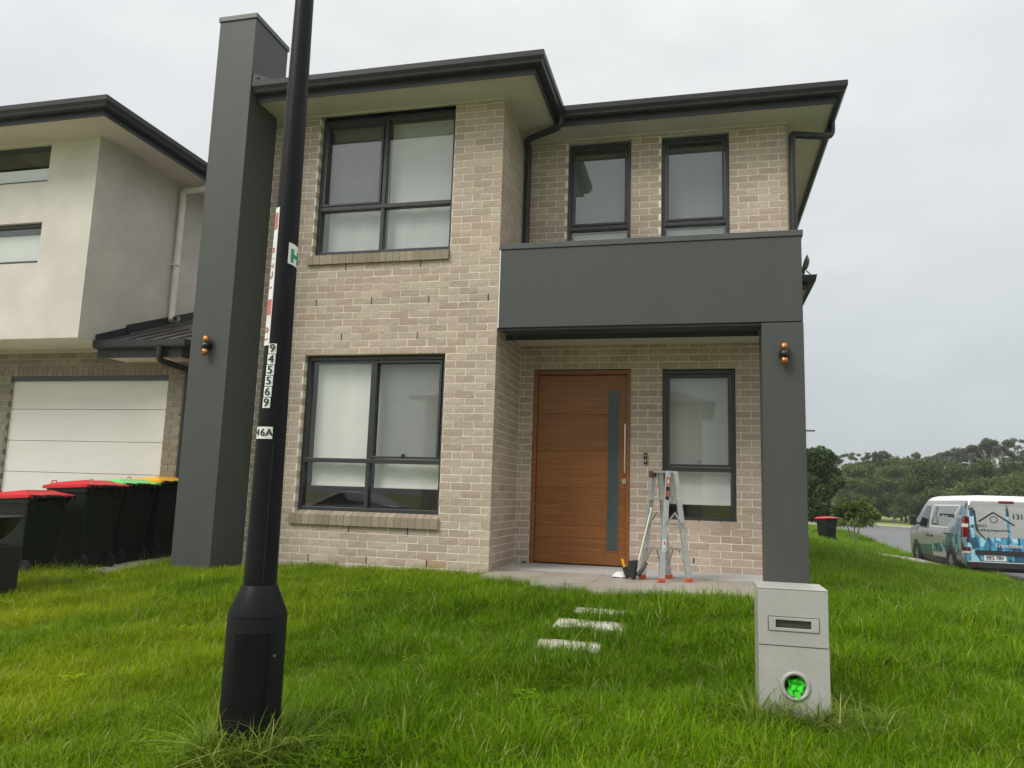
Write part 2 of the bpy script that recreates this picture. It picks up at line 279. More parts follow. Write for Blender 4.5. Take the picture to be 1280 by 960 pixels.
M = dict(
    brick=brick_mat('taupe brick', (.415, .330, .262), (.520, .428, .345), (.43, .29, .19)),
    sillbrick=brick_mat('sill brick', (.25, .205, .15), (.36, .30, .225), (.30, .19, .10)),
    nbrick=brick_mat('dark brick', (.20, .175, .135), (.27, .235, .18), (.24, .18, .12)),
    mortar=mat('cream mortar', (.82, .755, .655), .9, .10, 14, .4, 90),
    nmortar=mat('grey mortar', (.46, .43, .36), .9, .10, 14, .4, 90),
    clad=mat('charcoal paint', (.066, .0705, .0665), .55, .05, 2.2, .12, 160, dirt=(.075, .0795, .0755), dscale=1.3, spec=.35, stretch=(3, 3, .4)),
    cladcap=mat('charcoal cap', (.075, .08, .076), .42, .06, 4),
    gutter=mat('dark gutter steel', (.026, .027, .029), .42, .15, 5, .05, 60, dirt=(.04, .041, .041), spec=.35),
    soffit=mat('cream soffit', (.62, .555, .51), .8, .04, 1.5, dirt=(.58, .52, .47)),
    frame=mat('charcoal aluminium', (.035, .038, .039), .36, .10, 8),
    darkmetal=mat('black metal', (.012, .0125, .013), .35, .2, 8),
    post=mat('black pole paint', (.0065, .007, .0085), .46, .25, 5, .10, 70, dirt=(.016, .0155, .015), dscale=3.5, spec=.16),
    white=mat('white blind', (.78, .79, .75), .8, .03, 3, .04, 120),
    greyblind=mat('grey blind', (.55, .56, .54), .85, .04, 3),
    roomdark=mat('dark room sheet', (.20, .205, .20), .85, .04, 3),  # no blind: dark room and sky reflection put into one colour
    plasterboard=mat('interior wall', (.42, .41, .39), .9, .05, 2),
    sealant=mat('white sealant', (.8, .78, .72), .6, .05, 8),
    wood=wood_mat(),
    frost=mat('frosted glass', (.055, .085, .092), .16, .08, 3, spec=.7),
    steel=mat('brushed steel', (.62, .60, .57), .28, .08, 12, metal=1),
    copper=mat('copper lamp', (.50, .20, .07), .34, .18, 9, metal=.85),
    concrete=mat('porch tile', (.36, .325, .28), .45, .10, 3, .15, 80, dirt=(.27, .24, .20), dscale=2.2),
    path=mat('concrete', (.42, .385, .32), .8, .16, 5, .5, 60, dirt=(.26, .24, .19), dscale=4),
    paver=mat('pale stone paver', (.52, .49, .42), .75, .14, 9, .6, 55, dirt=(.36, .34, .27), dscale=6),
    render=mat('cement render', (.62, .58, .525), .85, .10, 1.8, .3, 120, dirt=(.52, .485, .435), dscale=1.3),
    doorpanel=mat('garage door steel', (.66, .645, .60), .5, .05, 1.5, .15, 45, dirt=(.60, .585, .54), dscale=1.4, stretch=(.5, 1, 2)),
    pvc=mat('white pvc pipe', (.80, .77, .71), .4, .06, 6),
    roof=mat('charcoal roof steel', (.075, .068, .068), .4, .2, 4, dirt=(.12, .11, .11), dscale=2),
    bin=mat('dark green plastic', (.008, .0125, .0075), .5, .25, 5, .1, 120, spec=.22),
    binb=mat('black plastic', (.007, .008, .007), .5, .25, 5, spec=.22),
    redlid=mat('red plastic', (.58, .012, .026), .38, .16, 5, dirt=(.42, .03, .035), dscale=3),
    greenlid=mat('lime plastic', (.16, .62, .17), .34, .10, 5),
    yellowlid=mat('yellow plastic', (.78, .40, .006), .34, .10, 5),
    rubber=mat('rubber', (.009, .009, .009), .85, .2, 20, .2, 90),
    alu=mat('ladder aluminium', (.60, .61, .61), .38, .10, 14, .06, 40, metal=.75, dirt=(.48, .48, .47), dscale=6),
    orange=mat('orange plastic', (.56, .10, .05), .45, .1, 8),
    whitesign=mat('white vinyl', (.76, .77, .75), .5, .05, 8, dirt=(.6, .6, .58), dscale=7),
    green=mat('green vinyl', (.02, .26, .10), .5, .05, 8),
    red=mat('red vinyl', (.52, .13, .11), .55, .2, 30, dirt=(.62, .42, .38), dscale=14),
    black=mat('black vinyl', (.012, .012, .012), .5, .1, 8),
    letter=mat('grey metal letterbox', (.415, .408, .388), .28, .05, 2.4, .04, 40, dirt=(.50, .492, .472), dscale=5.5),
    letterdark=mat('letterbox inside', (.07, .075, .068), .55, .1, 8),
    paper=mat('bright green paper', (.045, .66, .025), .6, .25, 20),
    cloth=mat('white cloth', (.66, .66, .64), .8, .1, 14),
    pole=mat('white handle', (.72, .69, .60), .5, .06, 9),
    asphalt=mat('asphalt', (.115, .118, .122), .5, .12, 4, .5, 110, dirt=(.145, .148, .15), dscale=.5),
    kerb=mat('kerb concrete', (.45, .44, .39), .8, .12, 5, .3, 60),
    soil=mat('soil under turf', (.035, .060, .008), .95, .4, 3, .6, 30),
    farturf=mat('far turf', (.20, .25, .05), .9, .30, .35, .6, 12),
    bark=mat('bark', (.13, .11, .09), .9, .3, 7, .6, 30, stretch=(1, 1, .3)),
    palebark=mat('pale bark', (.34, .32, .28), .85, .2, 3, .4, 30, stretch=(1, 1, .3)),
    glass=glass_mat('window glass', .055, (.985, .99, .985)), glassup=glass_mat('upper window glass', .10, (.97, .985, .975)),
    screen=screen_mat('fly screen'), screenthin=screen_mat('thin fly screen', .02, .045), screenup=screen_mat('dark fly screen', .17, .28),
)
M['grass'] = leaf_mat('grass blade', (.052, .148, .001), (.280, .445, .002), .42, patch=.55, dry=(.36, .42, .006), straw=(.46, .42, .17))
M['tuft'] = leaf_mat('long grass blade', (.070, .150, .005), (.34, .44, .06), .35, patch=.8, straw=(.48, .45, .20))
M['leafdark'] = leaf_mat('dark tree leaf', (.016, .036, .008), (.075, .125, .024), .22, patch=.9)
M['leafshrub'] = leaf_mat('shrub leaf', (.024, .055, .008), (.15, .21, .025), .25, patch=.9)
M['leafwood'] = leaf_mat('woodland leaf', (.034, .060, .014), (.150, .185, .046), .25, patch=.16)
M['leafgum'] = leaf_mat('gum leaf', (.060, .074, .040), (.135, .150, .085), .2, patch=.3)

# ------------------------------------------------------------------ text as flat print
def text_geo(body, size=1.0, sx=1.0):
    """2D mesh of a string, centred: list of (u, v) and faces"""
    cu = bpy.data.curves.new('print', 'FONT'); cu.body = body; cu.size = size; cu.align_x = 'CENTER'; cu.align_y = 'CENTER'
    o = bpy.data.objects.new('print', cu); me = o.to_mesh()
    vs = [(v.co.x*sx, v.co.y) for v in me.vertices]; fs = [tuple(p.vertices) for p in me.polygons]
    o.to_mesh_clear(); bpy.data.objects.remove(o); bpy.data.curves.remove(cu)
    return vs, fs
def print_on(mb, body, size, fn, mi=0, sx=1.0, bold=0.0):
    vs, fs = text_geo(body, size, sx)
    mb.add([fn(u, v) for u, v in vs], fs, mi)
    if bold:
        for du in (-bold, bold): mb.add([fn(u+du, v) for u, v in vs], fs, mi)

# ------------------------------------------------------------------ terrain
def sstep(a, b, x):
    t = np.clip((x-a)/(b-a), 0, 1); return t*t*(3-2*t)
def edge(y):      # near kerb of the side street
    y = np.asarray(y, float)
    return 8.75 + 1.75*sstep(17, 42, y) + .6*sstep(42, 60, y) - 60*sstep(60, 120, y)
ROADW = 8.2; ROADZ = -1.25
def ground(x, y):
    x = np.asarray(x, float); y = np.asarray(y, float)
    h = np.interp(y, [-12, -8, -4.6, -3.4, -2.0, -1.2, -.6, 0], [-1.2, -1.13, -.945, -.84, -.665, -.56, -.53, -.505]) - .62*sstep(3.2, 8.6, x) - .03*sstep(-2, -4.2, x)
    h = np.maximum(h, -1.13)
    h = h + .018*np.sin(x*1.7+.6)*np.sin(y*1.3) * (np.abs(y) < 30)
    h = np.where((x > -5.3) & (x < -3.9) & (y > -1.0) & (y < .75), h-.13, h)
    h = np.where((x > -9.05) & (x < -5.25) & (y > -11) & (y < .75), h-.25, h)
    ex = edge(y)
    e2 = ex+ROADW
    h = np.where(x > e2, -1.10+.02*np.sin(x*.2), h)
    h = np.where((x > ex-.06) & (x < e2+.06) & (y > -19), -1.33, h)
    h = np.where((y < -11.0+.06) & (y > -19.06), -1.33, h)
    h = np.where(y <= -19.06, -1.12, h)
    return h
def build_ground():
    xs = np.unique(np.concatenate([[-600, -300, -150, -80, -40, -25], np.arange(-18, 24.01, .25), np.arange(25, 60, 2.), [80, 120, 200, 350, 600]]))
    ys = np.unique(np.concatenate([[-600, -300, -120, -60, -40], np.arange(-24, 30.01, .25), np.arange(30, 160, 2.), [200, 300, 500, 900]]))
    X, Y = np.meshgrid(xs, ys); Z = ground(X, Y)
    nx, ny = len(xs), len(ys)
    vs = np.stack([X.ravel(), Y.ravel(), Z.ravel()], 1)
    i = np.arange(nx*ny).reshape(ny, nx)
    fs = np.stack([i[:-1, :-1].ravel(), i[:-1, 1:].ravel(), i[1:, 1:].ravel(), i[1:, :-1].ravel()], 1)
    me = bpy.data.meshes.new('ground'); me.from_pydata(vs.tolist(), [], fs.tolist())
    cx = vs[fs].mean(1); far = (cx[:, 1] > 26) | (cx[:, 0] > 13) | (cx[:, 1] < -9) | (cx[:, 0] < -9)
    me.materials.append(M['soil']); me.materials.append(M['farturf'])
    me.polygons.foreach_set('material_index', far.astype(np.int32)); me.polygons.foreach_set('use_smooth', [True]*len(fs)); me.update()
    o = bpy.data.objects.new('ground', me); COL.objects.link(o); tag(o, kind='structure')
build_ground()

def ribbon(name, m, ys, x0, x1, z, h=0.0):
    mb = MB(); n = len(ys); vs = []
    for y in ys: vs += [(x0(y), y, z), (x1(y), y, z)]
    fs = [(2*k, 2*k+1, 2*k+3, 2*k+2) for k in range(n-1)]
    if h:
        b = len(vs); vs += [(p[0], p[1], p[2]-h) for p in vs]
        fs += [(b+2*k, b+2*k+2, b+2*k+3, b+2*k+1) for k in range(n-1)]
        for s_ in (0, 1): fs += [(2*k+s_, 2*k+2+s_, b+2*k+2+s_, b+2*k+s_) for k in range(n-1)]
        fs += [(0, 1, b+1, b), (2*n-2, 2*n-1, b+2*n-1, b+2*n-2)]
    mb.add(vs, fs); return mb.build(name, m, kind='structure')
RY = [-19, -14, -11] + list(np.arange(-10, 150, 2.))
RY2 = list(np.arange(-10.9, 150, 2.))
ribbon('side_road', M['asphalt'], RY, lambda y: float(edge(y))+.02, lambda y: float(edge(y))+ROADW-.02, ROADZ)
ribbon('kerb', M['kerb'], RY2, lambda y: float(edge(y))-.16, lambda y: float(edge(y)), ROADZ+.125, .22)
ribbon('kerb', M['kerb'], RY2, lambda y: float(edge(y))+.004, lambda y: float(edge(y))+.34, ROADZ+.012, .1)
ribbon('kerb', M['kerb'], RY2, lambda y: float(edge(y))+ROADW, lambda y: float(edge(y))+ROADW+.16, ROADZ+.125, .22)
mb = MB(); mb.add([(-60, -19, ROADZ-.004), (60, -19, ROADZ-.004), (60, -11, ROADZ-.004), (-60, -11, ROADZ-.004)], [(0, 1, 2, 3)]); mb.build('front_road', M['asphalt'], kind='structure')
mb = MB(); mb.box(-60, 8.5, -11, -10.85, -1.4, ROADZ+.12); mb.box(-60, 60, -19.15, -19, -1.4, ROADZ+.12); mb.build('kerb', M['kerb'], kind='structure')
# concrete crossover on the nature strip and the neighbour's driveway and bin pad
mb = MB(); P = [(6.45, 14.4), (8.585, 14.4), (8.585, 16.5), (6.45, 16.5)]; mb.hexa([(x, y, -1.35) for x, y in P]+[(x, y, -.865 if x < 7 else -1.07) for x, y in P]); mb.build('path', M['path'], kind='structure', bev=.01)
mb = MB(); P = [(-9.0, -10.9), (-5.3, -10.9), (-5.3, .69), (-9.0, .69)]
mb.hexa([(x, y, -1.6) for x, y in P]+[(-9, -10.9, -1.2), (-5.3, -10.9, -1.2), (-5.3, .69, -.50), (-9, .69, -.50)]); mb.build('driveway', M['path'], kind='structure')
mb = MB(); P = [(-5.28, -1.12), (-3.93, -1.12), (-3.93, .69), (-5.28, .69)]
mb.hexa([(x, y, -.95) for x, y in P]+[(x, y, z) for (x, y), z in zip(P, (-.595, -.595, -.515, -.515))]); mb.build('concrete_pad', M['path'], kind='structure', bev=.01)

# ------------------------------------------------------------------ walls: mortar panels with openings and laid bricks
def panel(mb, axis, d, th, us, zs, holes, mi=0):
    """wall slab in plane axis ('y': u=X, normal -Y; 'x': u=Y, normal +X); d = face position, th = thickness behind the face"""
    us = sorted(set([round(u, 4) for u in us] + [round(h[k], 4) for h in holes for k in (0, 1) if us[0] < h[k] < us[-1]]))
    zs = sorted(set([round(z, 4) for z in zs] + [round(h[k], 4) for h in holes for k in (2, 3) if zs[0] < h[k] < zs[-1]]))
    nu, nz = len(us), len(zs)
    def pt(u, z, back):
        if axis == 'y': return (u, d+(th if back else 0), z)
        return (d-(th if back else 0), u, z)
    vs = [pt(u, z, b) for b in (0, 1) for z in zs for u in us]
    idx = lambda i, j, b: b*nu*nz + j*nu + i
    solid = lambda i, j: 0 <= i < nu-1 and 0 <= j < nz-1 and not any(h[0]-1e-5 <= (us[i]+us[i+1])/2 <= h[1]+1e-5 and h[2]-1e-5 <= (zs[j]+zs[j+1])/2 <= h[3]+1e-5 for h in holes)
    fs = []
    for j in range(nz-1):
        for i in range(nu-1):
            if not solid(i, j): continue
            for b in (0, 1): fs.append((idx(i, j, b), idx(i+1, j, b), idx(i+1, j+1, b), idx(i, j+1, b)))
            for (di, dj, a, c) in ((-1, 0, (i, j), (i, j+1)), (1, 0, (i+1, j), (i+1, j+1)), (0, -1, (i, j), (i+1, j)), (0, 1, (i, j+1), (i+1, j+1))):
                if not solid(i+di, j+dj): fs.append((idx(*a, 0), idx(*c, 0), idx(*c, 1), idx(*a, 1)))
    used = sorted({k for f in fs for k in f}); mp = {k: n for n, k in enumerate(used)}
    mb.add([vs[k] for k in used], [tuple(mp[k] for k in f) for f in fs], mi)

C = .086; BH = .076; BL = .23
def courses(u0, u1, j0, j1, holes, first, depth=.108, soft=.004, end_cut=True):
    """yield (ua, ub, j) of every brick in a wall run; 'first(j)' = u of a joint centre in course j"""
    out = []
    for j in range(j0, j1):
        zc = (j+.5)*C
        segs = [(u0, u1)]
        for h in holes:
            if h[2] < zc < h[3]:
                ns = []
                for a, b in segs:
                    if h[1] <= a or h[0] >= b: ns.append((a, b)); continue
                    if h[0] > a: ns.append((a, h[0]))
                    if h[1] < b: ns.append((h[1], b))
                segs = ns
        off = first(j)
        k0 = math.floor((u0-off)/.24)-1; k1 = math.ceil((u1-off)/.24)+1
        for a, b in segs:
            for k in range(k0, k1):
                ja, jb = off+.24*k+.005, off+.24*(k+1)-.005
                xa, xb = max(ja, a), min(jb, b)
                if xb-xa > .028: out.append((xa, xb, j))
    return out

def place_bricks(boxes, parent, material, limit, nrm):
    """boxes: (x0,x1,y0,y1,z0,z1,normal axis). The nearest 'limit' are objects of their own, the rest one mesh of kind stuff"""
    off = wloc(parent)
    key = lambda b: (Vector(((b[0]+b[1])/2, (b[2]+b[3])/2, (b[4]+b[5])/2))-CAM).length / math.sqrt(max(.02, (b[1]-b[0]) if b[6] == 'y' else .35*(b[3]-b[2])))
    boxes = sorted(boxes, key=key)
    cache = {}
    for n, b in enumerate(boxes[:limit]):
        dx, dy, dz = b[1]-b[0], b[3]-b[2], b[5]-b[4]
        kk = (round(dx, 3), round(dy, 3), round(dz, 3), n % 5)
        if kk not in cache:
            t = MB(); brick_geo(t, -dx/2, dx/2, -dy/2, dy/2, -dz/2, dz/2, b[6])
            me = bpy.data.meshes.new('brick'); me.from_pydata(t.v, [], t.f); me.materials.append(material); me.update(); cache[kk] = me
        o = bpy.data.objects.new('brick', cache[kk]); COL.objects.link(o); o.parent = parent
        pr_ = random.uniform(-.0015, .0015)
        o.location = Vector(((b[0]+b[1])/2, (b[2]+b[3])/2, (b[4]+b[5])/2)) - off + (Vector((0, pr_, 0)) if b[6] == 'y' else Vector((pr_, 0, 0)))
    rest = boxes[limit:]
    if rest:
        t = MB()
        for b in rest: brick_geo(t, *b[:6], b[6])
        t.build('brickwork', material, parent, kind='stuff', recalc=False)
def brick_geo(t, x0, x1, y0, y1, z0, z1, ax):
    J = .0008
    xs = [x0, x0+(x1-x0)*random.uniform(.28, .4), x0+(x1-x0)*random.uniform(.6, .72), x1] if ax == 'y' else [y0, y0+(y1-y0)*random.uniform(.28, .4), y0+(y1-y0)*random.uniform(.6, .72), y1]
    r = lambda k=J: random.uniform(-k, k)
    vs = []
    for z in (z0, (z0+z1)/2, z1):
        for u in xs:
            d = r(.0016) if z not in (z0, z1) else r()
            if ax == 'y': vs.append((u+r(.001), y0+d-(.0006 if z not in (z0, z1) else 0), z+r(.0012)))
            else: vs.append((x1+d+(.0006 if z not in (z0, z1) else 0), u+r(.001), z+r(.0012)))
    for z in (z0, z1):
        for u in (xs[0], xs[3]):
            vs.append((u, y1, z) if ax == 'y' else (x0, u, z))
    F = [(0, 1, 5, 4), (1, 2, 6, 5), (2, 3, 7, 6), (4, 5, 9, 8), (5, 6, 10, 9), (6, 7, 11, 10),
         (12, 13, 3, 2, 1, 0), (8, 9, 10, 11, 15, 14), (0, 4, 8, 14, 12), (13, 15, 11, 7, 3), (13, 12, 14, 15)]
    if ax == 'x': F = [tuple(reversed(f)) for f in F] if False else F
    t.add(vs, F)

# ------------------------------------------------------------------ the house
house = thing('house', (0, 0, -.55), 'two storey taupe brick house with charcoal porch box and timber front door', 'house')
D = 1.2            # recess of the porch wall and of the upper wall behind the bay
CLX0, CLX1, CLY0 = -3.505, -3.005, -.62
W_LOW = (-2.375, -.604, 0.0, 23*C)      # includes the sloping brick sill
W_UP = (-2.378, -.606, 36*C, 5.06)
DOOR = (.178, 1.40, -.62, 23*C); W2 = (1.782, 2.634, .155, 23*C)
U1 = (.562, 1.378, 3.10, 58*C); U2 = (1.762, 2.588, 3.10, 58*C)
J0 = -8; JS = 59; SOF = 5.045
BX1 = 3.27
g = .004
def grow(h): return (h[0]-g, h[1]+g, h[2]-g, h[3]+g)
mb = MB()
panel(mb, 'y', .0028, .10, [CLX1-.02, -.007], [J0*C, SOF+.05], [grow(W_LOW), grow(W_UP)])
panel(mb, 'x', -.0028, .10, [.108, D+.1], [J0*C, SOF+.05], [])
panel(mb, 'y', D+.0028, .10, [-.005, BX1-.007], [J0*C, SOF+.05], [grow(DOOR), grow(W2), grow(U1), grow(U2)])
panel(mb, 'x', BX1-.0028, .10, [D+.108, 12], [J0*C, SOF+.05], [])
mb.build('mortar', M['mortar'], house)
boxes = []
half = lambda j: (j % 2 == 0)     # even courses show a header at the bay corner
for a, b, j in courses(CLX1-.02, 0.0, J0, JS, [W_LOW, W_UP], lambda j: -.115 if half(j) else -.235):
    if half(j) and b > -.12 and a > -.13: continue        # the corner header belongs to the side stretcher
    z0 = j*C+.005; z1 = min(z0+BH, SOF+.02)
    boxes.append((a, b if b < -.001 else 0.0, 0.0, .108, z0, z1, 'y'))
for a, b, j in courses(0.0, D-.002, J0, JS, [], lambda j: .235 if half(j) else .115):
    z0 = j*C+.005; z1 = min(z0+BH, SOF+.02)
    if half(j) and a < .01: boxes.append((-.11, 0.0, 0.0, b, z0, z1, 'c')); continue
    if not half(j) and a < .05: continue
    boxes.append((-.108, 0.0, a, b, z0, z1, 'x'))
for a, b, j in courses(.006, BX1, J0, JS, [DOOR, W2, U1, U2], lambda j: .17 if half(j) else .05):
    if .6*C < 0: pass
    if 26.5 < j < 33: continue                            # hidden behind the porch box roof
    z0 = j*C+.005; z1 = min(z0+BH, SOF+.02)
    boxes.append((a, b, D, D+.108, z0, z1, 'y'))
for a, b, j in courses(D+.118, 12, J0, JS, [], lambda j: .235 if half(j) else .115):
    z0 = j*C+.005; boxes.append((BX1-.108, BX1, a, b, z0, min(z0+BH, SOF+.02), 'x'))
corner = [b for b in boxes if b[6] == 'c']
boxes = [b for b in boxes if b[6] != 'c']
t = []
for b in corner: t.append(b[:6]+('k',))
def brick_corner(tb, x0, x1, y0, y1, z0, z1):
    J = .0015; tb.box(x0, x1, y0, y1, z0, z1, j=J)
_bg = brick_geo
def brick_geo(tb, x0, x1, y0, y1, z0, z1, ax):
    if ax == 'k': brick_corner(tb, x0, x1, y0, y1, z0, z1)
    else: _bg(tb, x0, x1, y0, y1, z0, z1, ax)
place_bricks(boxes+t, house, M['brick'], 300, None)

# soldier row under the porch window
for k in range(10):
    x0 = W2[0]+.0+k*.0852
    mb = MB(); mb.box(x0+.004, x0+.0812, D-.002, D+.09, .074, .150, j=.002); mb.build('sill_brick', M['brick'], house)
# brick sills under the bay windows: bricks on edge with a sloping top
for (zb, zt0, zt1, x0, x1) in ((-.008, .105, .150, -2.425, -.592), (3.092, 3.205, 3.235, -2.428, -.606)):
    n = 21; w = (x1-x0)/n
    for k in range(n):
        mb = MB(); a, b = x0+k*w+.003, x0+(k+1)*w-.003; e = random.uniform(-.003, .003)
        mb.hexa([(a, -.036+e, zb), (b, -.036+e, zb), (b, .06, zb), (a, .06, zb), (a, -.036+e, zt0), (b, -.036+e, zt0), (b, .06, zt1), (a, .06, zt1)])
        mb.build('sill_brick', M['sillbrick'], house)
    mb = MB(); mb.hexa([(x0+.004, -.029, zb+.004), (x1-.004, -.029, zb+.004), (x1-.004, .07, zb+.004), (x0+.004, .07, zb+.004), (x0+.004, -.029, zt0-.006), (x1-.004, -.029, zt0-.006), (x1-.004, .07, zt1-.005), (x0+.004, .07, zt1-.005)])
    mb.build('sill_mortar', M['mortar'], house)
# weep holes: dark open joints
mb = MB()
for x, j in ((-2.275, 30), (-1.555, 30), (-.835, 30), (-.115, 30), (-1.915, 25), (-.955, 25), (-1.915, 35), (-.955, 35), (-1.675, -1), (-.955, -1), (-2.155, -5), (-1.435, -5), (-.715, -5)):
    off = (.0 if j % 2 == 0 else 0.0)
    mb.box(x-.0065, x+.0065, -.002, .05, j*C+.004, j*C+.082)
mb.box(2.14, 2.152, D-.004, D+.05, -4*C+.02, -4*C+.082)
mb.build('weep_hole', M['black'], house, kind='stuff')

# ---- windows
def pane_box(p, name, x0, x1, y, z0, z1, m): 
    t = MB(); t.box(x0, x1, y, y+.005, z0, z1); return t.build(name, m, p)
def window(x0, x1, z0, z1, y, mx, tz, blinds=(), screens=(), glass='glass', fw=.042, sash=(), mull_low=True):
    """frame mesh with pane, blind and screen sub-parts. mx: mullion x or None, tz: transom z"""
    t = MB(); dd = .09
    t.box(x0, x0+fw, y, y+dd, z0, z1); t.box(x1-fw, x1, y, y+dd, z0, z1)
    t.box(x0+fw, x1-fw, y+.002, y+dd-.002, z1-fw, z1); t.box(x0+fw, x1-fw, y+.002, y+dd-.002, z0, z0+fw)
    t.box(x0+fw, x1-fw, y-.004, y+dd-.004, tz-.025, tz+.025)
    cols = [(x0+fw, x1-fw)]
    if mx is not None:
        t.box(mx-.022, mx+.022, y+.003, y+dd-.006, z0+fw, tz-.025); t.box(mx-.022, mx+.022, y+.003, y+dd-.006, tz+.025, z1-fw)
        cols = [(x0+fw, mx-.022), (mx+.022, x1-fw)]
    for (a, b, c, d) in sash:     # an inner sash ring, set a little forward
        s = .028
        t.box(a, a+s, y-.012, y+.05, c, d); t.box(b-s, b, y-.012, y+.05, c, d); t.box(a+s, b-s, y-.011, y+.05, d-s, d); t.box(a+s, b-s, y-.011, y+.05, c, c+s)
    scr = 'screenup' if glass == 'glassup' else ('screen' if mx is not None else 'screenthin'); w = t.build('window', M['frame'], house, bev=.003)
    for a, b in cols:
        for c, d in ((z0+fw, tz-.025), (tz+.025, z1-fw)):
            pane_box(w, 'pane', a+.001, b-.001, y+.045, c+.001, d-.001, M[glass])
    for (a, b, c, d) in screens: pane_box(w, 'fly_screen', a, b, y+.062, c, d, M[scr])
    for (a, b, zb, zt, mm, dy) in blinds:
        t = MB(); n = 14
        # fabric with faint waviness, and a weighted hem bar
        vs = []
        for i in range(n+1):
            xx = a+(b-a)*i/n
            vs += [(xx, y+dy+.004*math.sin(i*1.3), zt), (xx, y+dy+.006*math.sin(i*1.1+.5), zb)]
        t.add(vs, [(2*i, 2*i+2, 2*i+3, 2*i+1) for i in range(n)], 0, True)
        t.box(a, b, y+dy-.008, y+dy+.008, zb-.026, zb); t.build('blind', M[mm], w, recalc=False)
    return w
wl = window(-2.373, -.606, .152, 23*C-.012, .075, -1.520, .735,
    blinds=[(-2.29, -1.545, .462, 1.90, 'white', .13), (-1.49, -.68, .456, 1.90, 'white', .15)],
    screens=[(-1.49, -.66, .77, 1.905)], sash=[(-1.492, -.657, .766, 1.914)])
# window catch and the inner reveal that shows at the sides
mb = MB(); mb.box(-1.10, -1.06, .052, .07, .79, .82); mb.build('latch', M['darkmetal'], wl)
window(-2.376, -.608, 3.238, 5.0, .075, -1.519, 3.832, blinds=[(-1.49, -.67, 3.30, 4.945, 'greyblind', .14), (-2.29, -1.56, 3.30, 4.945, 'greyblind', .15)], screens=[(-2.32, -1.55, 3.865, 4.94)], glass='glassup', sash=[(-2.324, -1.549, 3.863, 4.948)])
w2 = window(W2[0]+.002, W2[1]-.002, .157, 23*C-.014, D+.05, None, .765, blinds=[(W2[0]+.06, W2[1]-.06, .375, 1.90, 'white', .14)], screens=[(W2[0]+.06, W2[1]-.06, .81, 1.90)], sash=[(W2[0]+.056, W2[1]-.056, .797, 1.908)], fw=.044)
mb = MB(); mb.tube([(2.20, D+.033, .83), (2.20, D+.02, .83), (2.20, D+.02, .865), (2.235, D+.02, .865), (2.235, D+.02, .83), (2.235, D+.033, .83)], .004, 6); mb.build('latch', M['darkmetal'], w2)
window(U1[0]+.002, U1[1]-.002, 3.0, 4.975, D+.05, None, 3.835, blinds=[(U1[0]+.06, U1[1]-.06, 3.06, 3.79, 'white', .13), (U1[0]+.06, U1[1]-.06, 3.88, 4.9, 'roomdark', .16)], glass='glassup', sash=[(U1[0]+.056, U1[1]-.056, 3.867, 4.921)])  # upper sheet is added: dark room and reflected sky as colour
window(U2[0]+.002, U2[1]-.002, 3.0, 4.975, D+.05, None, 3.835, blinds=[(U2[0]+.06, U2[1]-.06, 3.06, 3.79, 'white', .13), (U2[0]+.06, U2[1]-.06, 3.88, 4.9, 'roomdark', .16)], glass='glassup', sash=[(U2[0]+.056, U2[1]-.056, 3.867, 4.921)])  # added upper sheet again colours in the dim room behind the pane
# dark rooms behind the glass: floors, back walls, outer walls
mb = MB()
mb.box(-2.95, 3.1, 6.0, 6.1, -.5, 5.1); mb.box(-2.95, 3.1, .4, 6.0, 2.45, 2.55); mb.box(-2.95, 3.1, .4, 6, -.5, -.42)
mb.box(-3.0, -2.9, .12, 12, -.55, 5.08); mb.box(-3.0, 3.27, 11.9, 12.0, -.55, 5.08); mb.box(.05, .12, 1.4, 6, -.42, 2.45)
mb.build('inner_wall', M['plasterboard'], house)

# ---- front door
def door():
    y = D+.045
    t = MB(); x0, x1, zt = .180, 1.398, 23*C-.012
    t.box(x0, x0+.052, D-.004, D+.11, -.425, zt); t.box(x1-.045, x1, D-.004, D+.11, -.425, zt); t.box(x0+.052, x1-.045, D-.002, D+.108, zt-.05, zt)
    d = t.build('door', M['wood'], house, bev=.004)
    a, b = x0+.055, x1-.048; gx0, gx1, gz0, gz1 = 1.125, 1.255, -.235, 1.715
    zs = [-.405, -.10, .045, .51, .96, 1.42, zt-.055]
    for k in range(len(zs)-1):
        z0, z1 = zs[k]+.003, zs[k+1]-.003
        for xa, xb in ((a, gx0-.016), (gx1+.016, b)):
            t = MB(); t.box(xa, xb, y, y+.04, z0, z1); t.build('door_panel', M['wood'], d, bev=.003)
        for c, e in ((z0, min(z1, gz0-.016)), (max(z0, gz1+.016), z1)):
            if e-c > .02:
                t = MB(); t.box(gx0-.0155, gx1+.0155, y+.001, y+.04, c, e); t.build('door_panel', M['wood'], d)
    t = MB(); t.box(a, b, y+.008, y+.05, zs[0], zs[-1]); t.build('door_core', M['wood'], d)
    t = MB()
    for xa, xb, c, e in ((gx0-.015, gx0, gz0-.015, gz1+.015), (gx1, gx1+.015, gz0-.015, gz1+.015), (gx0, gx1, gz0-.015, gz0), (gx0, gx1, gz1, gz1+.015)): t.box(xa, xb, y-.003, y+.03, c, e)
    t.build('glass_bead', M['wood'], d)
    t = MB(); t.box(gx0, gx1, y+.002, y+.012, gz0, gz1); t.build('door_glass', M['frost'], d)
    t = MB(); t.tube([(1.335, y-.055, .70), (1.335, y-.055, 1.30)], .0125, 12); 
    for z in (.80, 1.2): t.tube([(1.335, y-.055, z), (1.335, y, z)], .009, 8)
    t.build('handle', M['steel'], d)
    t = MB(); t.box(1.30, 1.352, y-.012, y, .575, .63); t.tube([(1.326, y-.012, .602), (1.326, y-.02, .602)], .014, 12); t.build('lock', M['steel'], d)
    t = MB(); t.box(x0, x1, D-.02, D+.11, -.445, -.425); t.build('threshold', M['steel'], d)
    return d
door()
